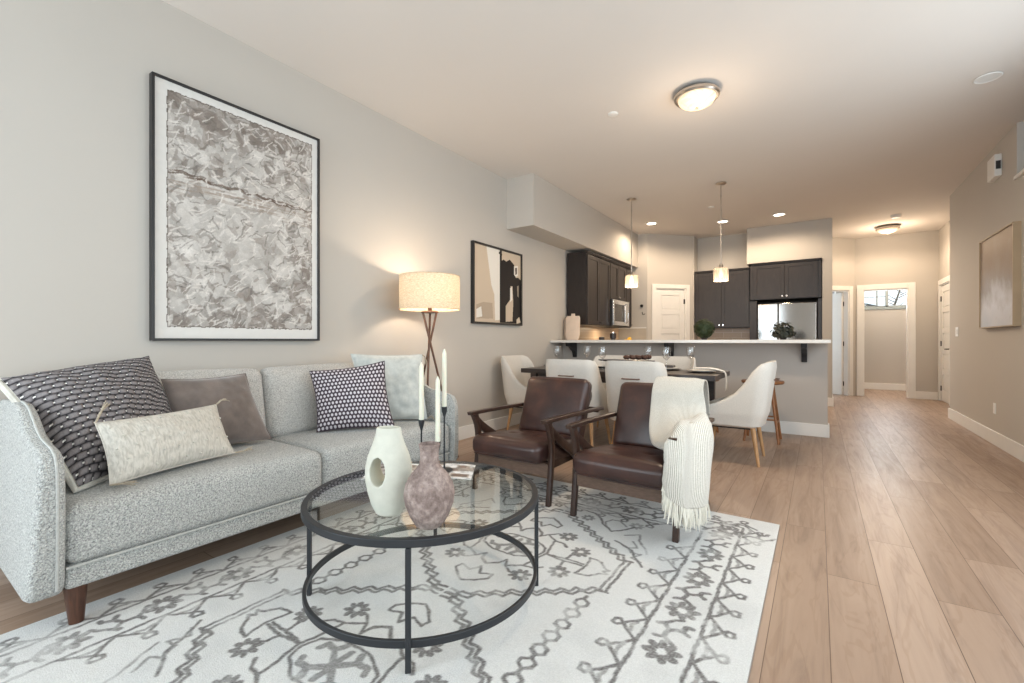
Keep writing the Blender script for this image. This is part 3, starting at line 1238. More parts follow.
mc = Mat('silver_cloud_canvas', (.4, .37, .34), .5, .15)
_v = mc.coords()
_f = mc.noise(_v, 1.5, 5, .6, .2)
_s = mc.n('ShaderNodeSeparateXYZ')
mc.l(_v, _s.inputs[0])
_a = mc.n('ShaderNodeMath', operation='MULTIPLY_ADD')
mc.l(_s.outputs[2], _a.inputs[0])
_a.inputs[1].default_value = .75
mc.l(_f, _a.inputs[2])
mc.color(mc.ramp(_a.outputs[0], [(.35, rgb(176, 180, 188)), (.6, rgb(196, 194, 196)), (.8, rgb(146, 134, 122)), (1.0, rgb(138, 120, 104))]))
t = empty('wall_canvas', (XR, 6.57, 1.2), 'silvery taupe abstract canvas on the right wall', 'painting')
y0, y1, z0, z1 = 5.86, 6.88, 1.195, 2.13
f = MB()
for a in ((y0, y0 + .012, z0, z1), (y1 - .012, y1, z0, z1), (y0 + .012, y1 - .012, z0, z0 + .012), (y0 + .012, y1 - .012, z1 - .012, z1)):
    f.box(XR - .055, XR, *a)
f.build('frame', plain('pale_gold_edge', rgb(170, 152, 126), .5), t, bevel=.001)
MB().box(XR - .045, XR - .005, y0 + .012, y1 - .012, z0 + .012, z1 - .012).build('canvas', mc.m, t)

# ================================================================== KITCHEN


def shaker(m, w, h, M, z0=0.0, rail=.06, t=.02):
    """shaker door face: local x 0..w, z z0..z0+h, front at y=-t"""
    m.box(0, w, -t + .008, 0, z0, z0 + h, M)
    m.box(0, rail, -t, -t + .008, z0, z0 + h, M)
    m.box(w - rail, w, -t, -t + .008, z0, z0 + h, M)
    m.box(rail, w - rail, -t, -t + .008, z0, z0 + rail, M)
    m.box(rail, w - rail, -t, -t + .008, z0 + h - rail, z0 + h, M)


def wall_cabinet(label, M, w, d, z0, z1, ndoors, crown=True, knob_low=True, group='dark upper cabinets', side_gap=.012):
    """local: back at y=d, front at y=0, x 0..w"""
    base = M @ Vector((w / 2, d / 2, z0))
    t = empty('wall_cabinet', base, label, 'cabinet')
    MB().box(0, w, 0, d, z0, z1, M).build('body', MT['cab'], t, bevel=.002)
    dw = (w - side_gap * 2 - .004 * (ndoors - 1)) / ndoors
    for i in range(ndoors):
        x = side_gap + i * (dw + .004)
        Mi = M @ Matrix.Translation((x, -.001, 0))
        m = MB()
        shaker(m, dw, z1 - z0 - .03, Mi, z0 + .012, .055 if dw > .3 else .045)
        dr = m.build('door', MT['cab'], t, bevel=.0015)
        kx = dw - .03 if (i % 2 == 0 and ndoors > 1) or ndoors == 1 else .03
        k = MB()
        p = Mi @ Vector((kx, -.02, z0 + .05))
        q = Mi @ Vector((kx, -.045, z0 + .05))
        mid = p.lerp(q, .55)
        k.path([p, mid, q], [.006, .006, .014], 12)
        k.build('knob', MT['steel'], dr)
    if crown:
        m = MB()
        m.box(-.0, w + .0, -.022, d, z1, z1 + .018, M)
        m.box(-.0, w + .0, -.036, d, z1 + .018, z1 + .032, M)
        m.build('crown', MT['cab'], t, bevel=.003)
    return t


# left wall run: front plane x=-2.83, local x runs along +Y  (front faces +X)
def ML(y):
    return Matrix.Translation((-2.83, y, 0)) @ Matrix.Rotation(radians(90), 4, 'Z')


CT = 2.358
wall_cabinet('dark two door upper cabinet at the near end of the left kitchen wall', ML(6.11), .88, .31, 1.30, CT, 2)
wall_cabinet('short dark two door cabinet above the microwave', ML(6.992), .74, .31, 1.745, CT, 2)
wall_cabinet('narrow dark one door upper cabinet beyond the microwave', ML(7.734), .29, .31, 1.30, CT, 1)
# microwave
t = empty('microwave', (-2.98, 7.36, 1.30), 'stainless over-range microwave with dark glass door', 'microwave')
y0, y1, z0, z1, xf = 6.995, 7.730, 1.302, 1.742, -2.775
MB().box(-3.14 + .002, xf, y0, y1, z0, z1).build('housing', MT['rubber'], t, bevel=.004)
m = MB()
m.box(xf, xf + .022, y0, y1 - .13, z0 + .02, z0 + .085)
m.box(xf, xf + .022, y0, y1 - .13, z1 - .07, z1)
m.box(xf, xf + .022, y0, y0 + .06, z0 + .085, z1 - .07)
m.box(xf, xf + .022, y1 - .18, y1 - .13, z0 + .085, z1 - .07)
m.build('door_frame', MT['steel'], t, bevel=.003)
MB().box(xf, xf + .012, y0 + .06, y1 - .18, z0 + .085, z1 - .07).build('door_window', plain('dark_oven_glass', (.03, .025, .02), .12), t)
MB().box(xf, xf + .020, y1 - .128, y1, z0 + .02, z1).build('control_panel', MT['steel'], t, bevel=.003)
MB().path([(xf + .02, y1 - .155, z0 + .06), (xf + .055, y1 - .155, z0 + .09), (xf + .062, y1 - .155, (z0 + z1) / 2), (xf + .055, y1 - .155, z1 - .07), (xf + .02, y1 - .155, z1 - .04)], .010, 10).build('handle', MT['steel'], t)
light('AREA', 'lamp_under_microwave', (-2.90, 7.20, 1.285), 3.4, (1.0, .80, .55), .3, (0, 0, 0), .2)

# base run with counter on the left wall, backsplash
t = empty('base_cabinet', (-2.85, 7.2, 0), 'dark base cabinet run along the left kitchen wall behind the bar', 'cabinet')
MB().box(XL + .001, -2.53, 6.42, 8.28, .10, .88).build('body', MT['cab'], t)
MB().box(XL + .001, -2.60, 6.42, 8.28, 0, .10).build('toe_kick', MT['rubber'], t)
for i in range(4):
    mm = MB()
    shaker(mm, .46, .74, Matrix.Translation((-2.529, 6.45 + i * .475, 0)) @ Matrix.Rotation(radians(90), 4, 'Z'), .12)
    mm.build('door', MT['cab'], t, bevel=.002)
ct = MB().box(XL + .001, -2.49, 6.42, 8.28, .88, .92).build('countertop', MT['counter'], bevel=.004)
tag(ct, 'white countertop of the left kitchen run behind the bar', 'countertop')
struct(box('trim_backsplash', MT['tile'], XL, XL + .012, 6.2, 8.286, .92, 1.30))
m = MB()
m.box(XL + .012, -2.63, 8.288, 8.30, .92, 1.295)
struct(m.build('trim_backsplash_end', plain('pale_backsplash_tile', rgb(188, 178, 164), .35)))
struct(box('trim_backsplash_cap', MT['trim'], XL + .012, -2.63, 8.286, 8.30, 1.295, 1.315))
struct(box('trim_backsplash_back', MT['tile'], -1.94, -1.0, 9.268, 9.28, .92, 1.30))

# back wall cabinets (front faces -Y)
wall_cabinet('tall dark two door upper cabinet between pantry and fridge', Matrix.Translation((-1.925, 8.99, 0)), .925, .285, 1.30, 2.335, 2)
wall_cabinet('dark two door cabinet above the fridge', Matrix.Translation((-.985, 8.915, 0)), 1.035, .83, 1.775, 2.385, 2, side_gap=.05)
# tall side panels around the fridge
m = MB().box(-.998, -.885, 8.935, 9.74, 0, 1.76)
tag(m.build('cabinet_panel', MT['cab'], bevel=.002), 'dark tall cabinet panel left of the fridge', 'panel')
m = MB().box(.0, .055, 8.935, 9.74, 0, 1.76)
tag(m.build('cabinet_panel', MT['cab'], bevel=.002), 'dark tall cabinet panel right of the fridge', 'panel')
# fridge
MT['fridge'] = plain('refrigerator_steel', (.50, .475, .45), .09, 1.0, var=.04, vscale=2)
t = empty('refrigerator', (-.44, 9.35, 0), 'stainless french door refrigerator under dark cabinets', 'refrigerator')
MB().box(-.875, -.01, 8.99, 9.72, .02, 1.715).build('body', MT['rubber'], t, bevel=.005)
for a, b, hx in ((-.870, -.565, -.60), (-.557, -.015, -.52)):
    dr = MB().box(a, b, 8.925, 8.988, .70, 1.705).build('door', MT['fridge'], t, bevel=.012, seg=4)
    h = MB()
    h.path([(hx, 8.925, .78), (hx, 8.885, .80), (hx, 8.885, 1.30 - .26), (hx, 8.925, 1.06)], .009, 8)
    h.build('handle', MT['fridge'], dr)
dr = MB().box(-.870, -.015, 8.925, 8.988, .05, .69).build('freezer_drawer', MT['fridge'], t, bevel=.012, seg=4)
MB().path([(-.75, 8.925, .60), (-.75, 8.885, .60), (-.13, 8.885, .60), (-.13, 8.925, .60)], .010, 8).build('handle', MT['fridge'], dr)

# wall devices on the jog
t = empty('wall_hook', (-2.715, 8.299, 1.75), 'small dark round knob on the wall beside the pantry door', 'hook')
h_ = MB().tube((-2.715, 8.299, 1.715), (-2.715, 8.275, 1.715), .028, .026, 20)
h_.build('disc', MT['hinge'], t)
t = empty('wall_hook', (-2.665, 8.299, 1.66), 'small curved dark hook on the wall below the round knob', 'hook')
MB().path([(-2.70, 8.299, 1.60), (-2.70, 8.275, 1.59), (-2.685, 8.265, 1.55), (-2.66, 8.27, 1.55), (-2.65, 8.28, 1.57)], .006, 8).build('hook_arm', MT['hinge'], t)

# bar top and corbels
bt = MB().box(XL + .001, .112, 5.64, 6.24, 1.036, 1.074).build('countertop', MT['counter'], bevel=.005, seg=3)
tag(bt, 'long white quartz bar top on the half wall', 'countertop')


def corbel(x, label):
    t = [(0, 0), (0, -.21), (-.035, -.21), (-.045, -.16), (-.07, -.12), (-.12, -.10), (-.155, -.075), (-.20, -.055), (-.26, -.045), (-.27, 0)]
    m = MB().prism(t, lambda a, b, d: Vector((x + d, 6.029 + a, 1.034 + b)), -.027, .027, .002, 1)
    return tag(m.build('corbel', MT['black']), label, 'bracket')


corbel(-2.965, 'leftmost black corbel bracket under the bar top, by the left wall')
corbel(-1.575, 'middle black corbel bracket under the bar top')
corbel(-.125, 'rightmost black corbel bracket under the bar top, near its free end')

# things on the bar


def bar_board(x, y, w, h, label, lean, mat, nub):
    hw = w / 2
    p = [(-hw * .72, 0), (hw * .72, 0), (hw * .9, .03), (hw, .08), (hw, h - .03), (hw * .9, h)]
    if nub:
        p += [(.03, h), (.026, h + .035), (-.026, h + .035), (-.03, h)]
    p += [(-hw * .9, h), (-hw, h - .03), (-hw, .08), (-hw * .9, .03)]
    M = Matrix.Translation((x, y, 1.0745)) @ Matrix.Rotation(radians(12), 4, 'Z') @ Matrix.Rotation(-lean, 4, 'X')
    m = MB().prism(p, lambda a, b, d: M @ Vector((a, d, b)), 0, .018, .003, 2)
    return tag(m.build('cutting_board', mat), label, 'cutting board')


bar_board(-2.965, 5.93, .21, .355, 'pale cutting board with a small top nub leaning in front on the bar', .10, MT['board'], True)
bar_board(-3.045, 6.02, .20, .33, 'greyer cutting board standing behind the pale one on the bar', .10, plain('grey_washed_board', rgb(176, 160, 146), .6), False)
random.seed(3)


def plant(x, y, r, zc, label, leafmat, name, n, loose):
    t = empty(name, (x, y, 1.074), label, 'plant')
    MB().lathe([(.0001, 0), (.032, 0), (.042, .035), (.044, .05), (.038, .05), (.034, .02), (.0001, .02)], t.location, 24).build('pot', MT['dark_jar'], t)
    m = MB()
    c = Vector((x, y, zc))
    for i in range(n):
        d = Vector((random.gauss(0, 1), random.gauss(0, 1), random.gauss(0, 1))).normalized()
        if loose:
            d.z = max(d.z, -.35)
        rr = r * (random.uniform(.82, 1.1) if not loose else random.uniform(.25, 1.05))
        if loose:
            d.z = d.z * 1.1
        p = c + d * rr
        s = random.uniform(.010, .020) * (1.8 if loose else 1)
        a = d.cross(Vector((random.random(), random.random(), random.random()))).normalized()
        b = d.cross(a).normalized()
        a = (a + d * random.uniform(-.5, .5)).normalized()
        m.add([p - a * s, p + b * s * .5 + d * .002, p + a * s, p - b * s * .5 + d * .002], [(0, 1, 2, 3)])
    m.build('foliage', leafmat, t, smooth=False)
    if not loose:
        MB().lathe([(r * .8 * sin(a), -r * .8 * cos(a)) for a in [i * pi / 14 for i in range(15)]], c, 24, caps=False).build('inner_foliage', leafmat, t)
    else:
        mm = MB()
        for k in range(9):
            a = k * 2 * pi / 9
            mm.path([(x, y, 1.10), (x + .3 * r * cos(a), y + .3 * r * sin(a), zc), (x + .9 * r * cos(a), y + .9 * r * sin(a), zc + r * .5)], [.003, .0025, .0015], 5)
        mm.build('stem', leafmat, t)
    return t


plant(-1.19, 6.08, .115, 1.215, 'round clipped boxwood ball on the bar below the second pendant', MT['leaf'], 'boxwood_ball', 1600, False)
plant(-.335, 6.10, .12, 1.16, 'loose dark leafy plant on the bar in front of the fridge', MT['leaf2'], 'potted_plant', 620, True)
# small items on the back counter
t = empty('jar', (-2.80, 6.62, .92), 'dark lidded jar on the kitchen counter beside the cutting boards', 'jar')
MB().lathe([(.0001, 0), (.045, 0), (.05, .02), (.05, .13), (.042, .155), (.0001, .155)], t.location, 24).build('body', plain('amber_jar', rgb(120, 84, 60), .3), t)
MB().lathe([(.0001, .155), (.046, .155), (.046, .20), (.0001, .205)], t.location, 24).build('lid', MT['dark_jar'], t)
t = empty('coffee_grinder', (-2.66, 6.74, .92), 'black grinder on the kitchen counter behind the bar, right of the cutting boards', 'grinder')
MB().lathe([(.0001, 0), (.05, 0), (.05, .12), (.035, .15), (.035, .17), (.05, .18), (.05, .26), (.0001, .26)], t.location, 24).build('body', MT['dark_jar'], t)
MB().lathe([(.0001, .26), (.03, .26), (.03, .28), (.0001, .285)], t.location, 16).build('cap', MT['steel'], t)
bw = empty('fruit_bowl', (-2.70, 7.55, .92), 'dark bowl holding yellow fruit on the kitchen counter', 'bowl')
MB().lathe([(.0001, 0), (.05, 0), (.055, .012), (.11, .07), (.13, .12), (.124, .12), (.105, .072), (.05, .02), (.0001, .02)], bw.location, 32).build('body', MT['dark_jar'], bw)
for i, (dx, dy, dz, lb) in enumerate(((-.05, .0, .125, 'leftmost yellow lemon in the bowl on the kitchen counter'), (.045, -.03, .12, 'rightmost yellow lemon in the bowl on the kitchen counter'), (.0, .05, .165, 'topmost yellow lemon in the bowl on the kitchen counter'))):
    m = MB().lathe([(.0001, -.045), (.012, -.042), (.034, -.022), (.040, 0), (.034, .022), (.012, .042), (.0001, .048)], (bw.location.x + dx, bw.location.y + dy, .92 + dz), 16)
    tag(m.build('lemon', MT['yellow']), lb, 'fruit', 'lemons in the bowl')

# ================================================================== RUG
RX0, RX1, RY0, RY1 = -2.41, -.18, -.18, 2.98


def rug_pattern(res=.0048):
    W_, H_ = RX1 - RX0, RY1 - RY0
    nx, ny = int(W_ / res), int(H_ / res)
    Y, X = np.mgrid[0:ny, 0:nx].astype(np.float32)
    X = X / (nx - 1) * W_ + RX0
    Y = Y / (ny - 1) * H_ + RY0
    cx, cy = (RX0 + RX1) / 2, (RY0 + RY1) / 2
    ink = np.zeros((ny, nx), np.float32)
    # the drawing hand is a little unsteady
    Xw = X + .0020 * np.sin(Y * 41 + 2 * np.sin(X * 23)) + .0012 * np.sin(Y * 143 + X * 31)
    Yw = Y + .0020 * np.sin(X * 37 + 2 * np.sin(Y * 27)) + .0012 * np.sin(X * 151 + Y * 37)
    X0_, Y0_ = X, Y
    X, Y = Xw, Yw
    QX, QY = np.abs(X - cx), np.abs(Y - cy)

    def seg(PX, PY, a, b, w, k=1.0):
        ax, ay = a
        bx, by = b
        dx, dy = bx - ax, by - ay
        L = dx * dx + dy * dy + 1e-9
        # restrict to bbox
        m = (PX > min(ax, bx) - w * 2) & (PX < max(ax, bx) + w * 2) & (PY > min(ay, by) - w * 2) & (PY < max(ay, by) + w * 2)
        px, py = PX[m], PY[m]
        t = np.clip(((px - ax) * dx + (py - ay) * dy) / L, 0, 1)
        d = np.hypot(px - ax - t * dx, py - ay - t * dy)
        val = np.clip((w * 1.12 - d) / .004 + .5, 0, 1) * k
        ink[m] = np.maximum(ink[m], val)

    def line(PX, PY, pts, w=.006, k=1.0):
        for a, b in zip(pts[:-1], pts[1:]):
            seg(PX, PY, a, b, w, k)

    def flower(PX, PY, c, r=.062, k=.95, n=8):
        for i in range(n):
            a = i * 2 * pi / n + .2
            for rr in (.62,):
                ex, ey = c[0] + cos(a) * r * rr, c[1] + sin(a) * r * rr
                m = (np.abs(PX - ex) < r) & (np.abs(PY - ey) < r)
                px, py = PX[m] - ex, PY[m] - ey
                p = px * cos(a) + py * sin(a)
                q = -px * sin(a) + py * cos(a)
                d = (p / (r * .38)) ** 2 + (q / (r * .235)) ** 2
                ink[m] = np.maximum(ink[m], np.clip((1.15 - d) * 3, 0, 1) * k)

    def zig(p0, p1, amp, per):
        """stair-like zigzag polyline between two points"""
        d = Vector((p1[0] - p0[0], p1[1] - p0[1]))
        n = max(2, int(round(d.length / per * 2)))
        nn = Vector((-d.y, d.x)).normalized()
        return [tuple(Vector(p0) + d * (i / n) + nn * (amp if i % 2 else -amp)) for i in range(n + 1)]
    hx, hy = W_ / 2, H_ / 2
    # border guard lines, run right round
    for dist, w in ((.165, .0065), (.345, .0065)):
        line(QX, QY, [(hx - dist, 0), (hx - dist, hy - dist)], w)
        line(QX, QY, [(0, hy - dist), (hx - dist, hy - dist)], w)
    # outer band: triangles with little loops; inner band: the same smaller
    per = .145

    def loops(base, out, n0, n1, flip):
        for i in range(n0, n1):
            c = (i + .5) * per
            h = per * .5
            w = per * .13
            pts = [(base, c - h), (base + out * .45, c - h * .35), (base + out * .84, c + w), (base + out * 1.04, c + w * .8), (base + out * 1.06, c - w * .7),
                   (base + out * .86, c - w), (base + out * .45, c + h * .35), (base, c + h)]
            tick = [(base + out * .30, c - per * .20), (base + out * .38, c + per * .02), (base + out * .28, c + per * .22)]
            for p in (pts, tick):
                if flip:
                    p = [(b, a) for a, b in p]
                line(QX, QY, p, .0064, 1.0 if p is not tick else .7)
    loops(hx - .16, .088, 0, int((hy - .1) / per), False)
    loops(hx - .35, -.098, 0, int((hy - .45) / per), False)
    loops(hy - .16, .088, 0, int((hx - .1) / per), True)
    loops(hy - .35, -.098, 0, int((hx - .45) / per), True)
    # vine of flowers between the guard lines
    fp = .278
    bx = hx - .255
    by = hy - .255

    def vine(b0, c, flip):
        ps = [([(b0 + .02, c + .055), (b0 - .02, c + .085), (b0 - .05, c + .075)], .008),
              ([(b0 - .02, c + .085), (b0 - .01, c + .13), (b0 + .03, c + .145), (b0 + .055, c + .13)], .0085),
              ([(b0 - .01, c + .13), (b0 - .035, c + .165), (b0 - .055, c + .155)], .009),
              ([(b0 - .035, c + .165), (b0 - .005, c + .20), (b0 + .02, c + .215)], .0075),
              ([(b0 + .03, c + .145), (b0 + .04, c + .175), (b0 + .06, c + .18)], .009)]
        for p, w in ps:
            if flip:
                p = [(q, r) for r, q in p]
            line(QX, QY, p, w)
    for i in range(0, 7):
        c = fp * i + .14
        if c > hy - .2:
            break
        flower(QX, QY, (bx, c), .066)
        vine(bx, c, False)
    for i in range(0, 5):
        c = fp * i + .06
        if c > hx - .2:
            break
        flower(QX, QY, (c, by), .066)
        vine(by, c, True)
    # lattice chains of diamonds down both sides
    lx = .512
    chain = .082
    for i in range(-3, 4):
        c = i * chain
        q = [(lx, c - chain * .36), (lx + .026, c - .012), (lx + .026, c + .012), (lx, c + chain * .36), (lx - .026, c + .012), (lx - .026, c - .012), (lx, c - chain * .36)]
        line(QX, Y - cy, q, .0066)
        line(QX, Y - cy, [(lx, c + chain * .36), (lx, c + chain * .64)], .007)
    # two medallions
    mc_ = [cy + .525, cy - .525]

    def zz(p0, p1, n, amp):
        d = Vector((p1[0] - p0[0], p1[1] - p0[1]))
        nn = Vector((-d.y, d.x)).normalized()
        return [tuple(Vector(p0) + d * (i / n) + nn * (amp if i % 2 else -amp)) for i in range(n + 1)]
    for my in mc_:
        PX, PY = QX, np.abs(Y - my)
        for off, k in ((0, 1), (.026, .9)):
            line(PX, PY, [(.560 - off, 0.0), (.560 - off, .145 - off * .3)], .0062, k)
            line(PX, PY, zz((.560 - off, .145 - off * .3), (.02, .565 - off * 1.25), 19, .012), .0068, k)
        for c in ((.192, .238), (.322, .115)):
            flower(PX, PY, c, .054, .95)
        bell = [(.403, -.0), (.395, .05), (.385, .085), (.418, .082), (.449, .072), (.48, .03), (.510, .017), (.485, .0)]
        line(PX, PY, bell, .006)
        line(PX, PY, [(.19, .0), (.292, .012), (.385, .008)], .0065)
        line(PX, PY, [(.292, .012), (.30, .06), (.315, .075)], .0065)
        line(PX, PY, [(.09, .202), (.13, .24), (.15, .24)], .006)
        line(PX, PY, [(.0, .275), (.03, .325), (.088, .305), (.094, .342), (.05, .385), (.0, .415)], .006)
        line(PX, PY, [(.062, .156), (.09, .202), (.158, .157), (.17, .08), (.19, .0)], .0062)
        line(PX, PY, [(.0, .24), (.05, .20), (.062, .156)], .007)
        line(PX, PY, [(.158, .157), (.21, .15), (.24, .12)], .006)
        line(PX, PY, [(0, .10), (.07, .10), (.155, .055), (.172, .0)], .0058)
        for r in ([(0, 0), (.06, .05)], [(.06, .05), (.04, .085)], [(.06, .05), (.105, .055)], [(.105, .055), (.115, .03)], [(0, .03), (0, .07)]):
            line(PX, PY, r, .0115, .8)
    # field fillers at both ends of the rug
    line(QX, QY, [(.095, 1.16), (.181, 1.149), (.24, 1.09), (.279, 1.025), (.357, .955), (.40, 1.0), (.445, 1.08)], .006)
    line(QX, QY, [(.314, .99), (.28, 1.06), (.30, 1.11), (.351, 1.12), (.40, 1.06)], .0055, .8)
    line(QX, QY, [(.417, .858), (.47, .83), (.523, .80), (.56, .74), (.62, .66)], .006)
    line(QX, QY, [(.437, .95), (.50, 1.0), (.52, .93), (.57, .86), (.60, .80)], .0055, .85)
    line(QX, QY, [(.50, .90), (.54, .84), (.50, .82), (.53, .77), (.58, .78), (.55, .72), (.60, .70)], .0052, .8)
    flower(QX, QY, (.17, 1.06), .045, .8)
    flower(QX, QY, (.45, 1.10), .045, .7)
    line(QX, QY, [(.0, 1.13), (.06, 1.18), (.16, 1.19), (.3, 1.17), (.4, 1.19)], .005, .7)
    rs = np.random.RandomState(2)

    X, Y = X0_, Y0_

    def vnoise(cell):
        gx, gy = int(W_ / cell) + 3, int(H_ / cell) + 3
        g = rs.rand(gy, gx).astype(np.float32)
        fx, fy = (X - RX0) / cell, (Y - RY0) / cell
        ix, iy = fx.astype(int), fy.astype(int)
        tx, ty = fx - ix, fy - iy
        tx, ty = tx * tx * (3 - 2 * tx), ty * ty * (3 - 2 * ty)
        return (g[iy, ix] * (1 - tx) + g[iy, ix + 1] * tx) * (1 - ty) + (g[iy + 1, ix] * (1 - tx) + g[iy + 1, ix + 1] * tx) * ty
    wear = .45 * vnoise(.26) + .35 * vnoise(.06) + .2 * vnoise(.014)
    fine = rs.rand(ny, nx).astype(np.float32)
    k = ink * np.clip((wear - .14) * 2.8, .35, 1) * (.72 + .28 * fine)
    tone = vnoise(.5)
    base = np.array(rgb(234, 234, 232))[None, None, :] * (1 - .06 * tone[..., None]) * (1 - .07 * (fine[..., None] - .5))
    smudge = np.clip((vnoise(.09) * .5 + vnoise(.3) * .5 - .58) * 3, 0, 1)[..., None] * .18
    base = base * (1 - smudge) + np.array(rgb(150, 150, 150)) * smudge
    dk = np.array(rgb(68, 59, 56)) * (1 - .25 * tone[..., None]) + np.array(rgb(110, 108, 108)) * .25 * tone[..., None]
    img = base * (1 - k[..., None] * .88) + dk * k[..., None] * .88
    return img, fine, vnoise(.02)


t = empty('area_rug', (-1.295, 1.4, 0), 'cream and charcoal distressed medallion area rug under coffee table and armchairs', 'rug')
img, fine, nz = rug_pattern()
NX, NY = img.shape[1], img.shape[0]
canvas_grid('pile', img.astype(np.float32), lambda a, b, col: Vector((RX0 + (RX1 - RX0) * a, RY0 + (RY1 - RY0) * b, .0125)), MT['rug'], t)
MB().box(RX0 - .002, RX1 + .002, RY0 - .002, RY1 + .002, .001, .0118).build('binding', plain('rug_edge_binding', rgb(150, 140, 132), .95), t, bevel=.003)
RZ = .0125

# ================================================================== SOFA
sofa = empty('sofa', (-2.65, 1.46, 0), 'long light grey boucle sofa with winged arms along the left wall', 'sofa')
MB().rbox(-3.06, -2.262, .44, 2.50, .145, .235, .02, n=16).build('base_rail', MT['sofa'], sofa)
MB().path([(-2.256, .44, .232), (-2.256, 2.50, .232)], .0055, 8).build('piping', MT['piping'], sofa)


def seatfn(p, u):
    return p


MB().rbox(-2.92, -2.248, .437, 1.472, .232, .452, .045, (.004, 0, .022), n=20).build('seat_cushion', MT['sofa'], sofa)
MB().rbox(-2.92, -2.248, 1.474, 2.507, .232, .452, .045, (.004, 0, .022), n=20).build('seat_cushion', MT['sofa'], sofa)
MB().rbox(-3.10, -2.98, .42, 2.52, .15, .845, .04, n=18).build('back_frame', MT['sofa_back'], sofa)
for a, b in ((.44, 1.462), (1.468, 2.50)):
    def lean(p, u):
        return Vector((p.x - (p.z - .45) * .17, p.y, p.z))
    MB().rbox(-2.93, -2.80, a, b, .45, .885, .05, (.03, 0, .012), n=20, fn=lean).build('back_cushion', MT['sofa_back'], sofa)
prof = [(-2.235, .19), (-2.228, .30), (-2.225, .45), (-2.228, .56), (-2.238, .615), (-2.262, .648), (-2.31, .664), (-2.38, .672), (-2.46, .683), (-2.53, .706), (-2.60, .744),
        (-2.67, .778), (-2.74, .796), (-2.84, .802), (-2.98, .80), (-3.06, .795), (-3.095, .77), (-3.105, .70), (-3.105, .20), (-3.09, .155), (-3.05, .14),
        (-2.30, .14), (-2.255, .15)]
for y0, y1, lo in ((.335, .438, .0), (2.505, 2.585, .0)):
    sg = 1 if y0 < 1 else -1

    def put(a, b, d, sg=sg, y0=y0):
        # outer face leans a little inwards towards the top on the near arm
        k = max(0, b - .14) / .66
        f = (d - .335) / .103 if sg > 0 else (2.585 - d) / .08
        return Vector((a, d + sg * .045 * k * (1 - f) if sg > 0 else d + sg * .02 * k * (1 - f), b))
    arm = MB().prism(prof, put, y0, y1, .024, 4).build('arm', MT['sofa'], sofa, angle=1.2)
    top = [p for p in prof[2:17]]
    for yy in ((y0 + .078 if sg > 0 else y0 + .012),):
        MB().path([Vector((a + .002, yy, b + .002)) for a, b in [(-2.236, .17)] + prof[:17]], .005, 6).build('arm_piping', MT['piping'], arm)
for x, y, z0 in ((-2.30, .475, RZ), (-2.30, 2.44, RZ), (-3.0, .475, 0), (-3.0, 2.44, 0)):
    MB().path([(x + .012, y, z0), (x, y + .0, .147)], [.022, .035], 20).build('leg', MT['sofa_leg'], sofa)

# ---------------------------------------------------------------- cushions


def pillow(name, BL, BR, TR, TL, T, mat, label, pinch=.05, backmat=None, wrinkle=.006, seed=0, n=36, soft=.5, group=None, normal_side=1, seam_r=.0032, seam_off=0):
    BL, BR, TR, TL = map(Vector, (BL, BR, TR, TL))
    c = (BL + BR + TR + TL) / 4
    N = ((BR - BL).cross(TL - BL)).normalized() * normal_side
    t = empty(name, (c.x, c.y, min(BL.z, BR.z)), label, 'cushion', group)

    def P(u, v, side):
        a, b = 2 * u - 1, 2 * v - 1
        x = a * (1 - pinch * (1 - b * b) ** 1.0)
        y = b * (1 - pinch * (1 - a * a) ** 1.0)
        uu, vv = (x + 1) / 2, (y + 1) / 2
        p = BL * (1 - uu) * (1 - vv) + BR * uu * (1 - vv) + TR * uu * vv + TL * (1 - uu) * vv
        h = T / 2 * (max(0, 1 - a * a) * max(0, 1 - b * b)) ** soft
        h *= 1 + .08 * noise.noise(Vector((a * 1.7 + seed, b * 1.7, side)))
        w = wrinkle * noise.noise(Vector((a * 4 + seed * 3, b * 4, side * 5))) * (1 - max(abs(a), abs(b)) ** 6)
        return p + N * side * h + N * w
    for side, mm, nm in ((1, mat, 'front_cover'), (-1, backmat or mat, 'back_cover')):
        m = MB().grid(lambda u, v: P(u, v, side), n, n)
        if side < 0:
            m.f = [f[::-1] for f in m.f]
        m.uv = [(i / (n - 1), j / (n - 1)) for j in range(n) for i in range(n)]
        m.build(nm, mm, t, angle=3)
    pts = [P(i / 20, 0, 0) for i in range(20)] + [P(1, i / 20, 0) for i in range(20)] + [P(1 - i / 20, 1, 0) for i in range(20)] + [P(0, 1 - i / 20, 0) for i in range(20)]
    pts = [q + N * seam_off for q in pts]
    MB().path(pts, seam_r, 8, closed=True).build('seam', backmat or mat, t)
    return t, N


def tassel(parent, p, ends, mat):
    m = MB()
    p = Vector(p)
    k0 = Vector(ends[0])
    m.path([p, p.lerp(k0, .5), k0], [.003, .0045, .005], 7)
    for i in range(9):
        q = Vector(ends[1]) + Vector((random.uniform(-1, 1), random.uniform(-1, 1), random.uniform(-1, 1))) * .010
        m.path([k0, k0.lerp(q, .5) + Vector((0, 0, .003)), q], [.0028, .0022, .0012], 5)
    return m.build('tassel', mat, parent)


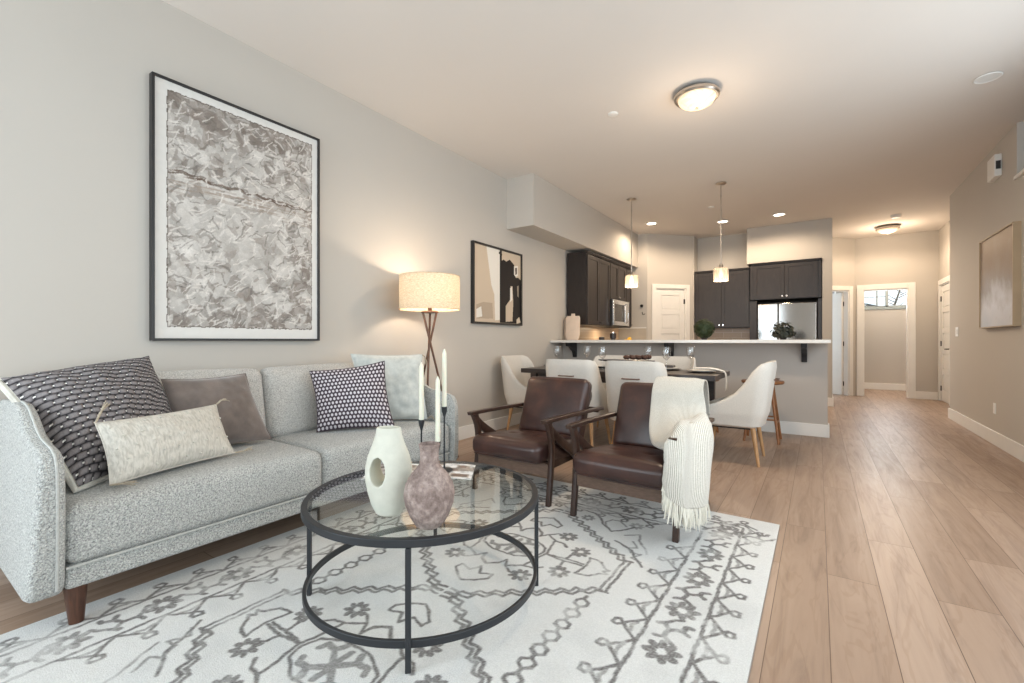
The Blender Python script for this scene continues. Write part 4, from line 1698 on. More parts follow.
def mk_weave():
    m = Mat('charcoal_basket_weave', (.2, .2, .2), .95)
    tc = m.n('ShaderNodeTexCoord')
    mp = m.n('ShaderNodeMapping')
    mp.inputs['Rotation'].default_value = (0, 0, radians(10))
    m.l(tc.outputs['UV'], mp.inputs['Vector'])
    sx = m.n('ShaderNodeSeparateXYZ')
    m.l(mp.outputs[0], sx.inputs[0])

    def op(o, a, b=None):
        nd = m.n('ShaderNodeMath', operation=o)
        for i, q in enumerate((a, b)):
            if q is None:
                continue
            if isinstance(q, (int, float)):
                nd.inputs[i].default_value = q
            else:
                m.l(q, nd.inputs[i])
        return nd.outputs[0]
    gy = op('MULTIPLY', op('ADD', sx.outputs[1], 3.0), 20.0)
    row = op('FLOOR', gy)
    sh = op('MULTIPLY', op('MODULO', row, 2.0), .5)
    gx = op('ADD', op('MULTIPLY', op('ADD', sx.outputs[0], 3.0), 15.5), sh)
    dx = op('MULTIPLY', op('ABSOLUTE', op('SUBTRACT', op('FRACT', gx), .5)), 2.0)
    dy = op('MULTIPLY', op('ABSOLUTE', op('SUBTRACT', op('FRACT', gy), .5)), 2.0)
    hx_ = op('SUBTRACT', 1.0, op('POWER', dx, 3.5))
    hy_ = op('SUBTRACT', 1.0, op('POWER', dy, 3.0))
    hh = op('MULTIPLY', hx_, hy_)
    dot = op('MULTIPLY', op('GREATER_THAN', dx, .84), op('LESS_THAN', dy, .24))
    mp3 = m.n('ShaderNodeMapping')
    mp3.inputs['Scale'].default_value = (160, 60, 1)
    m.l(tc.outputs['UV'], mp3.inputs['Vector'])
    n2 = m.noise(mp3.outputs[0], 1, 3, .7)
    c = m.ramp(hh, [(.15, rgb(46, 43, 46)), (.55, rgb(112, 106, 107)), (.95, rgb(140, 134, 134))])  # shade in the gaps between raised blocks put into the colour
    c = m.mix(c, m.ramp(n2, [(.3, (.62, .62, .62)), (.65, (1, 1, 1))]), .9, 'MULTIPLY')
    c = m.mix(c, rgb(226, 222, 216), dot)
    m.color(c)
    m.bump(hh, .8, .010)
    return m.m


def mk_dots():
    """rows of pale ovals on plum ground"""
    m = Mat('plum_dotted_cloth', (.2, .15, .18), .9)
    tc = m.n('ShaderNodeTexCoord')
    sx = m.n('ShaderNodeSeparateXYZ')
    m.l(tc.outputs['UV'], sx.inputs[0])

    def op(o, a, b=None):
        nd = m.n('ShaderNodeMath', operation=o)
        for i, q in enumerate((a, b)):
            if q is None:
                continue
            if isinstance(q, (int, float)):
                nd.inputs[i].default_value = q
            else:
                m.l(q, nd.inputs[i])
        return nd.outputs[0]
    NXX, NYY = 19.0, 16.0
    gy = op('MULTIPLY', sx.outputs[1], NYY)
    row = op('FLOOR', gy)
    shift = op('MULTIPLY', op('MODULO', row, 2.0), .5)
    gx = op('ADD', op('MULTIPLY', sx.outputs[0], NXX), shift)
    fx = op('SUBTRACT', op('FRACT', gx), .5)
    fy = op('SUBTRACT', op('FRACT', gy), .5)
    d = op('SQRT', op('ADD', op('POWER', op('DIVIDE', op('ABSOLUTE', fx), .36), 2.0), op('POWER', op('DIVIDE', op('ABSOLUTE', fy), .40), 2.0)))
    n2 = m.noise(tc.outputs['UV'], 60, 3, .7)
    d2 = op('ADD', d, op('MULTIPLY', op('SUBTRACT', n2, .5), .5))
    c = m.ramp(d2, [(.80, rgb(206, 200, 204)), (.98, rgb(66, 54, 62))])
    m.color(c)
    return m.m


def mk_lumbar():
    m = Mat('cream_tufted_cotton', rgb(222, 216, 205), .95)
    tc = m.n('ShaderNodeTexCoord')
    mp = m.n('ShaderNodeMapping')
    mp.inputs['Scale'].default_value = (60, 9, 1)
    m.l(tc.outputs['UV'], mp.inputs['Vector'])
    f = m.noise(mp.outputs[0], 1, 4, .6, .5)
    m.color(m.ramp(f, [(.3, rgb(176, 171, 161)), (.6, rgb(210, 205, 195))]))
    m.bump(f, .7, .006)
    return m.m


def cloth(name, c1, c2, scale=8, b=300, rough=.95, sheen=.3):
    m = Mat(name, c1, rough)
    m.b.inputs['Sheen Weight'].default_value = sheen
    v = m.coords()
    m.color(m.ramp(m.noise(v, scale, 4, .6), [(.3, c2), (.65, c1)]))
    m.bump(m.noise(v, b, 2), .35, .003)
    return m.m


MT['weave'] = mk_weave()
MT['dots'] = mk_dots()
MT['lumbar'] = mk_lumbar()
MT['taupe'] = cloth('taupe_velvet', rgb(118, 104, 96), rgb(86, 76, 70), 7, 200, .8, .6)
MT['pale_blue'] = cloth('pale_grey_linen', rgb(206, 208, 202), rgb(176, 180, 176), 14, 350)
MT['backing'] = cloth('white_backing_cotton', rgb(214, 210, 200), rgb(190, 186, 176), 12, 250)

Z0 = .478
pillow('throw_pillow', (-2.40, .505, Z0 + .01), (-2.74, 1.0, Z0), (-2.835, .862, .985), (-2.93, .366, .90), .24, MT['weave'],
       'large charcoal basket-weave throw pillow propped on the left arm', .060, MT['backing'], .012, 1, seam_r=.013, seam_off=-.017)
t, N = pillow('throw_pillow', (-2.335, .583, .485), (-2.455, 1.10, .492), (-2.60, 1.075, .727), (-2.45, .565, .722), .16, MT['lumbar'],
              'long cream lumbar pillow with corner tassels in front of the charcoal one', .05, None, .008, 2)
m = MB()
random.seed(8)
BL_, BR_, TR_, TL_ = map(Vector, ((-2.335, .583, .485), (-2.455, 1.10, .492), (-2.60, 1.075, .727), (-2.45, .565, .722)))
for j in range(5):
    for i in range(8):
        u, v = (i + .5 + (.5 if j % 2 else 0)) / 8.6, (j + .6) / 5.3
        if u > .95:
            continue
        a, b = 2 * u - 1, 2 * v - 1
        p = BL_ * (1 - u) * (1 - v) + BR_ * u * (1 - v) + TR_ * u * v + TL_ * (1 - u) * v
        h = .082 * (max(0, 1 - a * a) * max(0, 1 - b * b)) ** .5 + .001
        m.lathe([(.0001, -.0045), (.004, -.003), (.0055, 0), (.004, .003), (.0001, .0045)], p + N * h, 8)
tf = m.build('tuft', MT['backing'], t)
tf['kind'] = 'stuff'
tassel(t, TL_, ((-2.46, .585, .765), (-2.475, .612, .80)), MT['tassel'])
tassel(t, BL_, ((-2.31, .605, .488), (-2.285, .65, .486)), MT['tassel'])
tassel(t, TR_, ((-2.60, 1.10, .748), (-2.61, 1.135, .745)), MT['tassel'])
tassel(t, BR_, ((-2.44, 1.135, .494), (-2.44, 1.18, .500)), MT['tassel'])
pillow('throw_pillow', (-2.66, .93, .485), (-2.655, 1.395, .485), (-2.80, 1.315, .868), (-2.81, .905, .862), .19, MT['taupe'],
       'plain taupe velvet throw pillow behind the lumbar pillow', .075, None, .010, 3)
pillow('throw_pillow', (-2.66, 1.685, .475), (-2.345, 2.055, .475), (-2.475, 2.075, .922), (-2.79, 1.715, .860), .19, MT['dots'],
       'plum throw pillow with rows of pale ovals, right of centre on the sofa', .085, None, .008, 4)
t, N = pillow('throw_pillow', (-2.72, 2.10, .475), (-2.42, 2.43, .475), (-2.54, 2.495, .955), (-2.84, 2.07, .965), .20, MT['pale_blue'],
              'pale grey linen throw pillow in the right corner of the sofa', .05, None, .014, 5)
tassel(t, (-2.42, 2.43, .475), ((-2.395, 2.445, .50), (-2.38, 2.46, .477)), MT['tassel'])
tassel(t, (-2.54, 2.495, .955), ((-2.53, 2.515, .94), (-2.525, 2.525, .88)), MT['tassel'])

# ================================================================== FLOOR LAMP
LX, LY = -2.815, 2.86
lamp = empty('floor_lamp', (LX, LY, 0), 'tripod floor lamp with linen drum shade at the right end of the sofa', 'floor lamp')
sr, sz0, sz1 = .262, 1.335, 1.625
m = MB().lathe([(sr, sz0), (sr, sz1)], (LX, LY, 0), 64, caps=False)
m.build('lamp_shade', MT['shade'], lamp)
for z_ in (sz0, sz1):
    MB().torus((LX, LY, z_), sr, .0035, 64, 8).build('shade_trim', MT['shade'], lamp)
m = MB()
for k in range(3):
    a = k * 2 * pi / 3 + .4
    m.tube((LX, LY, sz1 - .02), (LX + sr * cos(a), LY + sr * sin(a), sz1 - .003), .002, n=6)
m.build('spider', MT['bronze'], lamp)
m = MB().lathe([(.0001, 1.305), (.075, 1.305), (.078, 1.312), (.07, 1.322), (.02, 1.325), (.018, 1.40), (.0001, 1.40)], (LX, LY, 0), 28)
m.build('hub', MT['bronze'], lamp)
MB().lathe([(.0001, 1.40), (.014, 1.405), (.016, 1.42), (.030, 1.455), (.031, 1.48), (.02, 1.505), (.0001, 1.512)], (LX, LY, 0), 20).build('bulb', emis('lamp_bulb', (1, .8, .52), 8), lamp)
MB().tube((LX, LY, 1.50), (LX, LY, sz1 - .015), .003, n=6).build('stem', MT['bronze'], lamp)
for k in range(3):
    a = radians(-128) + k * 2 * pi / 3 + radians(14)
    tw = .009
    top = Vector((LX + .066 * cos(a + .12), LY + .066 * sin(a + .12), 1.307))
    bot = Vector((LX - .27 * cos(a), LY - .27 * sin(a), .006))
    MB().path([bot, top], [.0085, .0105], 10).build('leg', MT['bronze'], lamp)
light('POINT', 'lamp_floor_lamp', (LX, LY, 1.50), 21, (1.0, .80, .60), .05)

# ================================================================== COFFEE TABLE
CX, CY = -1.366, 1.36
ct = empty('coffee_table', (CX, CY, RZ), 'round glass coffee table with black metal frame on the rug', 'coffee table')
MB().torus((CX, CY, .4185), .4625, 0, 96, w=.024, h=.027).build('top_ring', MT['black'], ct, bevel=.003, angle=.5)
MB().lathe([(.0001, .4235), (.4515, .4235), (.4525, .4245), (.4525, .4305), (.4515, .4315), (.0001, .4315)], (CX, CY, 0), 96).build('glass_top', MT['tableglass'], ct)
MB().torus((CX, CY, .098), .4625, 0, 96, w=.014, h=.026).build('lower_ring', MT['black'], ct, bevel=.003, angle=.5)
ua = math.atan2(.2885, .365)
for k in range(4):
    a = math.atan2(.585, .73) + k * pi / 2
    M = Matrix.Translation((CX, CY, 0)) @ Matrix.Rotation(a, 4, 'Z')
    MB().box(.4625 + .001, .4625 + .017, -.009, .009, RZ, .405, M).build('leg', MT['black'], ct, bevel=.002)
for k in range(4):
    a = math.atan2(.585, .73) + k * pi / 2
    MB().lathe([(.0001, .405), (.012, .405), (.012, .409), (.0001, .409)], (CX + .44 * cos(a), CY + .44 * sin(a), .0145), 12).build('glass_pad', MT['black'], ct)
TZ = .4315

# open magazine
A_, B_ = Vector((-1.71, 1.30, 0)), Vector((-1.295, 1.575, 0))
ux = (B_ - A_).normalized()
uy = Vector((-ux.y, ux.x, 0))
mid = (A_ + B_) / 2
Wm, Hm = (B_ - A_).length, .235
mg = empty('magazine', (mid.x, mid.y, TZ), 'open magazine lying on the far side of the glass coffee table', 'magazine')


def pagez(s):
    # s -1..1 across both pages
    return .0022 + .010 * (abs(s) * (1 - abs(s))) * 2.6 + .002 * (1 - abs(s))


mprint = Mat('magazine_print', (.8, .8, .8), .35)
_v = mprint.coords((1, 1, 1), 'UV')
_vo = mprint.n('ShaderNodeTexVoronoi', feature='F1', distance='CHEBYCHEV')
_vo.inputs['Scale'].default_value = 4.2
mprint.l(_v, _vo.inputs['Vector'])
_f = mprint.noise(_v, 7, 3)
_c = mprint.ramp(_vo.outputs['Distance'], [(.0, rgb(150, 122, 104)), (.28, rgb(112, 98, 92)), (.42, rgb(190, 180, 170)), (.5, rgb(236, 236, 236))])
mprint.color(mprint.mix(_c, mprint.ramp(_f, [(.4, rgb(128, 128, 130)), (.55, (1, 1, 1))]), .5, 'MULTIPLY'))
for sgn, nm in ((-1, 'left_pages'), (1, 'right_pages')):
    m = MB().grid(lambda u, v: mid + ux * (sgn * u * Wm / 2) + uy * (v * Hm) + Vector((0, 0, TZ + pagez(u) + .0018)), 16, 4)
    if sgn < 0:
        m.f = [f[::-1] for f in m.f]
    m.uv = [(sgn * i / 15 * .98 + (1 if sgn < 0 else 0), j / 3) for j in range(4) for i in range(16)]
    pg_ = m.build(nm, mprint.m, mg)
    m2 = MB().grid(lambda u, v: mid + ux * (sgn * u * Wm / 2) + uy * (v * Hm) + Vector((0, 0, TZ + max(.0012, pagez(u)))), 16, 4)
    m2.build('page_block', MT['plate'], mg, solid=.0016)

# candle holders and candles


def candlestick(x, y, zc, htop, labh, labc, zb):
    t = empty('candle_holder', (x, y, zb), labh, 'candle holder', None)
    MB().lathe([(.0001, 0), (.040, 0), (.041, .003), (.038, .006), (.006, .010), (.0001, .010)], (x, y, zb), 32).build('base', MT['black'], t)
    L = zc - zb
    MB().lathe([(.0001, .008), (.0042, .010), (.0038, L - .05), (.006, L - .042), (.012, L - .022), (.0135, L), (.011, L), (.010, L - .02), (.0001, L - .022)], (x, y, zb), 20).build('stem', MT['black'], t)
    c = empty('taper_candle', (x, y, zc - .018), labc, 'candle', None)
    H = htop - zc + .018
    MB().lathe([(.0001, 0), (.0098, 0), (.0112, .02), (.0105, H - .035), (.0095, H - .02), (.0015, H - .002), (.0001, H - .001)], c.location, 20).build('wax', MT['candle'], c)
    MB().path([c.location + Vector((0, 0, H - .003)), c.location + Vector((.0005, 0, H + .006))], [.0009, .0007], 6).build('wick', MT['tassel'], c)


candlestick(-1.470, 1.590, .748, 1.024, 'tallest slim black candle holder, rightmost of three', 'tall cream taper candle in the tallest holder, rightmost', TZ + .0135)
candlestick(-1.402, 1.474, .612, .905, 'shortest slim black candle holder, in the middle of three', 'cream taper candle in the shortest holder, middle of three', TZ + .001)
candlestick(-1.50, 1.470, .70, .965, 'medium slim black candle holder, left of the pink vase neck', 'cream taper candle in the medium holder, leftmost of three', TZ + .0135)

# white vase with a hole (solid body, hole cut, softened)


def make_hole_vase():
    x, y = -1.284, 1.096
    H = .318
    prof = [(.0001, 0), (.028, .0), (.045, .006), (.062, .04), (.075, .085), (.084, .135), (.083, .175), (.074, .215), (.058, .255), (.047, .29), (.0425, .318), (.036, .318), (.038, .30), (.03, .285), (.0001, .28)]
    body = MB().lathe(prof, (0, 0, 0), 72, 1.03, .74)
    o = body.build('tmp_body', MT['ceramic'], None)
    n = 48
    ring = [(-.020 + .030 * cos(2 * pi * k / n), .166 + .050 * sin(2 * pi * k / n)) for k in range(n)]
    cut = MB().add([(p, -.2, q) for p, q in ring] + [(p, .2, q) for p, q in ring],
                   [(k, n + k, n + (k + 1) % n, (k + 1) % n) for k in range(n)] + [tuple(range(n)), tuple(range(n, 2 * n))[::-1]])
    c = cut.build('tmp_cut', MT['ceramic'], None)
    bo = o.modifiers.new('cut', 'BOOLEAN')
    bo.operation = 'DIFFERENCE'
    bo.object = c
    bo.solver = 'EXACT'
    rm = o.modifiers.new('remesh', 'REMESH')
    rm.mode = 'VOXEL'
    rm.voxel_size = .0028
    sm = o.modifiers.new('smooth', 'SMOOTH')
    sm.iterations = 9
    sm.factor = .6
    bpy.context.view_layer.update()
    dg = bpy.context.evaluated_depsgraph_get()
    me2 = bpy.data.meshes.new_from_object(o.evaluated_get(dg))
    me2.materials.clear()
    me2.materials.append(MT['ceramic'])
    me2.polygons.foreach_set('use_smooth', [True] * len(me2.polygons))
    bpy.data.objects.remove(o)
    bpy.data.objects.remove(c)
    v = bpy.data.objects.new('ring_vase', me2)
    COL.objects.link(v)
    v.location = (x, y, TZ + .0005)
    v.rotation_euler = (0, 0, radians(27))
    return tag(v, 'matte cream vase with an oval hole on the glass coffee table', 'vase')


make_hole_vase()
t = MB().lathe([(.0001, 0), (.034, 0), (.046, .008), (.066, .04), (.081, .08), (.086, .112), (.080, .145), (.064, .175), (.045, .197), (.034, .212), (.031, .23), (.032, .258), (.0365, .279),
                (.033, .281), (.028, .262), (.027, .22), (.0001, .20)], (-1.090, 1.105, TZ + .0005), 56)
tag(t.build('bottle_vase', MT['terra'], angle=1.2), 'rough dusty pink clay bottle vase in front of the cream vase', 'vase')
# ================================================================== ARMCHAIRS


def catmull(pts, n):
    """resample a polyline of vectors smoothly"""
    pts = [Vector(p) for p in pts]
    P = [pts[0] * 2 - pts[1]] + pts + [pts[-1] * 2 - pts[-2]]
    out = []
    m = len(pts) - 1
    for i in range(n):
        t = i / (n - 1) * m
        k = min(int(t), m - 1)
        t -= k
        p0, p1, p2, p3 = P[k:k + 4]
        out.append(.5 * ((2 * p1) + (p2 - p0) * t + (2 * p0 - 5 * p1 + 4 * p2 - p3) * t * t + (3 * p1 - p0 - 3 * p2 + p3) * t ** 3))
    return out


def make_armchair():
    t = empty('armchair', (0, 0, 0), 'x', 'armchair', 'pair of leather armchairs on the rug')
    for sx in (-1, 1):
        def put(a, b, d, sx=sx):
            return Vector((sx * (.284 + d), a, b))
        # front leg, bowed back at the rail and forward to the arm tip
        fl = catmull([(-.002, RZ, 0), (.012, .12, 0), (.027, .24, 0), (.034, .36, 0), (.018, .46, 0), (-.022, .542, 0)], 16)
        fr = catmull([(.028, RZ, 0), (.044, .12, 0), (.060, .24, 0), (.070, .36, 0), (.064, .44, 0), (.035, .542, 0)], 16)
        poly = [(p.x, p.y) for p in fl] + [(p.x, p.y) for p in reversed(fr)]
        MB().prism(poly[::-1], put, 0, .032, .003, 2).build('front_leg', MT['walnut'], t, angle=.9)
        # diagonal brace running down into the rear leg
        up = catmull([(.012, .548, 0), (.10, .475, 0), (.25, .385, 0), (.42, .300, 0), (.60, .150, 0), (.745, 0, 0)], 18)
        lo = catmull([(.008, .512, 0), (.072, .425, 0), (.23, .325, 0), (.385, .232, 0), (.55, .105, 0), (.700, 0, 0)], 18)
        poly = [(p.x, p.y) for p in up] + [(p.x, p.y) for p in reversed(lo)]
        MB().prism(poly, put, .003, .029, .003, 2).build('rear_leg', MT['walnut'], t, angle=.9)
        # arm: slim, slightly bowed, falling to the back
        top = catmull([(-.050, .562, 0), (.0, .566, 0), (.22, .564, 0), (.48, .558, 0), (.70, .551, 0), (.84, .546, 0)], 16)
        bot = catmull([(-.044, .540, 0), (.0, .541, 0), (.22, .539, 0), (.48, .533, 0), (.70, .527, 0), (.84, .522, 0)], 16)
        poly = [(p.x, p.y) for p in top] + [(p.x, p.y) for p in reversed(bot)]
        MB().prism(poly, put, -.006, .038, .005, 3).build('arm', MT['walnut'], t, angle=.9)
        # back post
        poly = [(.49, .26), (.53, .25), (.81, .62), (.805, .66), (.78, .65)]
        MB().prism(poly, lambda a, b, d, sx=sx: Vector((sx * (.205 + d), a, b)), 0, .030, .003, 2).build('back_post', MT['walnut'], t, angle=.9)
    MB().box(-.284, .284, .028, .050, .190, .268).build('front_rail', MT['walnut_light'], t, bevel=.003)
    MB().box(-.284, .284, .018, .052, .268, .277).build('rail_edge', MT['walnut_light'], t, bevel=.002)
    MB().box(-.284, .284, .815, .838, .500, .540).build('back_rail', MT['walnut'], t, bevel=.003)
    MB().box(-.284, .284, .45, .475, .215, .285).build('rear_rail', MT['walnut'], t, bevel=.003)
    for x in (-.262, .240):
        MB().box(x, x + .022, .05, .45, .215, .277).build('side_rail', MT['walnut'], t, bevel=.003)
    for z, y in ((.40, .645), (.52, .725), (.62, .79)):
        MB().box(-.235, .235, y - .008, y + .012, z - .025, z + .025).build('back_slat', MT['walnut'], t, bevel=.003)
    M = Matrix.Translation((0, 0, 0))

    def seatfn(p, u):
        z = p.z - max(0, p.y) * .10
        # two button dimples in the top
        if u[2] > .5:
            for bx in (-.10, .10):
                d = math.hypot(p.x - bx, p.y - .20)
                z -= .014 * math.exp(-(d / .035) ** 2)
            z += .003 * noise.noise(Vector((p.x * 9, p.y * 9, 1)))
        return Vector((p.x, p.y, z))
    MB().rbox(-.280, .280, -.066, .535, .279, .410, .046, (.0, .012, .016), n=30, fn=seatfn).build('seat_cushion', MT['leather'], t, angle=3)
    MB().path([(-.25, -.058, .292), (.25, -.058, .292)], .003, 6).build('seat_piping', MT['leather'], t)
    Mb = Matrix.Translation((0, .640, .556)) @ Matrix.Rotation(radians(-21), 4, 'X')

    def backfn(p, u):
        return p + Vector((0, .004 * noise.noise(Vector((p.x * 7, p.z * 7, 3))), 0))
    MB().rbox(-.272, .272, -.065, .060, -.250, .213, .042, (.0, .020, .008), n=26, M=Mb, fn=backfn).build('back_cushion', MT['leather'], t, angle=3)
    return t


chA = make_armchair()
chA['label'] = 'brown leather armchair with dark wood frame, the bare one nearer the sofa'
chB = dup(chA, (-.914, 2.42, 0), radians(-1.5), 'brown leather armchair with a cream knit throw over its back and arm')
chA.location = (-1.712, 2.478, 0)
chA.rotation_euler = (0, 0, radians(-.5))


def mk_knit():
    m = Mat('cream_knit', rgb(226, 222, 210), .97)
    m.b.inputs['Sheen Weight'].default_value = .3
    v = m.coords((1, 1, 1), 'UV')
    wv = m.n('ShaderNodeTexWave', wave_type='BANDS', bands_direction='X', wave_profile='SIN')
    wv.inputs['Scale'].default_value = 17
    wv.inputs['Distortion'].default_value = 1.2
    wv.inputs['Detail'].default_value = 2
    wv.inputs['Detail Scale'].default_value = 6
    m.l(v, wv.inputs['Vector'])
    n1 = m.noise(m.coords((60, 160, 1), 'UV'), 1, 3, .6)
    h = m.mix(wv.outputs['Color'], n1, .5)
    m.color(m.ramp(h, [(.25, rgb(172, 165, 150)), (.6, rgb(236, 233, 224))]))
    m.bump(h, .8, .006)
    return m.m


MT['knit'] = mk_knit()
MT['fringe'] = plain('cream_yarn_fringe', rgb(226, 222, 210), .95, var=.06, vscale=60)
OB = Vector((-.914, 2.42, 0))
RC, RS = cos(radians(1.5)), sin(radians(1.5))
th = empty('throw_blanket', (-.76, 2.9, .44), 'cream knit throw blanket with fringe draped over the right armchair', 'blanket')
rows = [
    [(0.000, 0.870, 0.555), (0.080, 0.875, 0.545), (0.160, 0.880, 0.555), (0.230, 0.875, 0.545), (0.285, 0.870, 0.555)],
    [(-0.010, 0.840, 0.695), (0.070, 0.845, 0.695), (0.150, 0.850, 0.695), (0.220, 0.845, 0.695), (0.285, 0.840, 0.695)],
    [(-0.015, 0.785, 0.790), (0.065, 0.790, 0.792), (0.140, 0.792, 0.790), (0.220, 0.790, 0.790), (0.288, 0.785, 0.785)],
    [(-0.020, 0.690, 0.807), (0.055, 0.690, 0.810), (0.140, 0.690, 0.808), (0.220, 0.690, 0.808), (0.290, 0.695, 0.800)],
    [(-0.018, 0.605, 0.745), (0.060, 0.602, 0.745), (0.140, 0.600, 0.745), (0.225, 0.605, 0.745), (0.300, 0.620, 0.745)],
    [(-0.005, 0.530, 0.625), (0.070, 0.520, 0.625), (0.150, 0.525, 0.630), (0.240, 0.545, 0.640), (0.318, 0.595, 0.655)],
    [(0.030, 0.402, 0.510), (0.090, 0.382, 0.515), (0.170, 0.397, 0.545), (0.260, 0.467, 0.585), (0.335, 0.537, 0.600)],
    [(0.100, 0.235, 0.462), (0.150, 0.225, 0.480), (0.210, 0.270, 0.530), (0.280, 0.370, 0.595), (0.345, 0.455, 0.615)],
    [(0.185, 0.095, 0.470), (0.215, 0.125, 0.515), (0.255, 0.200, 0.570), (0.305, 0.300, 0.620), (0.352, 0.400, 0.628)],
    [(0.264, -0.008, 0.478), (0.258, 0.020, 0.550), (0.285, 0.100, 0.605), (0.325, 0.230, 0.628), (0.370, 0.390, 0.620)],
    [(0.272, -0.073, 0.425), (0.275, -0.075, 0.520), (0.325, 0.020, 0.590), (0.355, 0.150, 0.610), (0.398, 0.330, 0.585)],
    [(0.268, -0.088, 0.370), (0.285, -0.105, 0.430), (0.345, -0.070, 0.500), (0.385, 0.080, 0.530), (0.416, 0.290, 0.500)],
    [(0.260, -0.088, 0.345), (0.285, -0.110, 0.365), (0.350, -0.095, 0.390), (0.395, 0.030, 0.400), (0.422, 0.240, 0.390)],
    [(0.266, -0.086, 0.350), (0.288, -0.108, 0.335), (0.352, -0.092, 0.300), (0.394, 0.020, 0.285), (0.420, 0.210, 0.270)],
    [(0.272, -0.082, 0.330), (0.290, -0.102, 0.292), (0.350, -0.088, 0.235), (0.388, 0.015, 0.200), (0.410, 0.180, 0.180)],
]
R2 = [catmull(r, 40) for r in rows]
cols_ = [catmull([R2[j][i] for j in range(len(rows))], 110) for i in range(40)]
m = MB()
vs = []
for j in range(110):
    for i in range(40):
        q_ = cols_[i][j]
        p = Vector((q_.x * RC + q_.y * RS, -q_.x * RS + q_.y * RC, q_.z)) + OB
        f = j / 109
        u = i / 39
        fold = .015 * sin(u * 15 + 3 * noise.noise(Vector((0, f * 4, 2)))) * min(1, max(0, (f - .30) * 4)) + .003 * noise.noise(Vector((u * 6, f * 12, 0)))
        if f > .70:
            p.x += fold * .9
        else:
            p.z += fold * .8
            p.y -= fold * .4
        vs.append(p)
m.add(vs, [(j * 40 + i, j * 40 + i + 1, j * 40 + 41 + i, j * 40 + 40 + i) for j in range(109) for i in range(39)])
m.uv = [(i / 39, j / 109 * 3.2) for j in range(110) for i in range(40)]
m.build('knit_panel', MT['knit'], th, solid=.009, angle=3)
m = MB()
random.seed(12)
last = vs[-40:]
for k in range(52):
    i = k / 51 * 39
    b = last[min(39, int(i))]
    L = random.uniform(.075, .115)
    off = Vector((random.uniform(-.012, .014), random.uniform(-.02, .014), -L))
    for s in range(3):
        jit = Vector((random.uniform(-.005, .005), random.uniform(-.006, .006), 0))
        m.path([b + jit * .3 + Vector((0, 0, .008)), b + off * .35 + jit + Vector((random.uniform(-.004, .004), random.uniform(-.004, .004), 0)), b + off * .7 + jit * 1.6, b + off + jit * 2.2], [.0034, .0032, .0028, .0016], 5)
for k in range(22):   # fringe down the leading lower edge
    j = int(90 + 19 * k / 21)
    b = vs[j * 40]
    L = random.uniform(.04, .075)
    m.path([b, b + Vector((.002, -.016, -L * .4)), b + Vector((random.uniform(-.004, .006), -.022 + random.uniform(-.01, .01), -L))], [.0032, .003, .0016], 5)
fr = m.build('fringe', MT['fringe'], th)
fr['kind'] = 'stuff'

# ================================================================== DINING SET


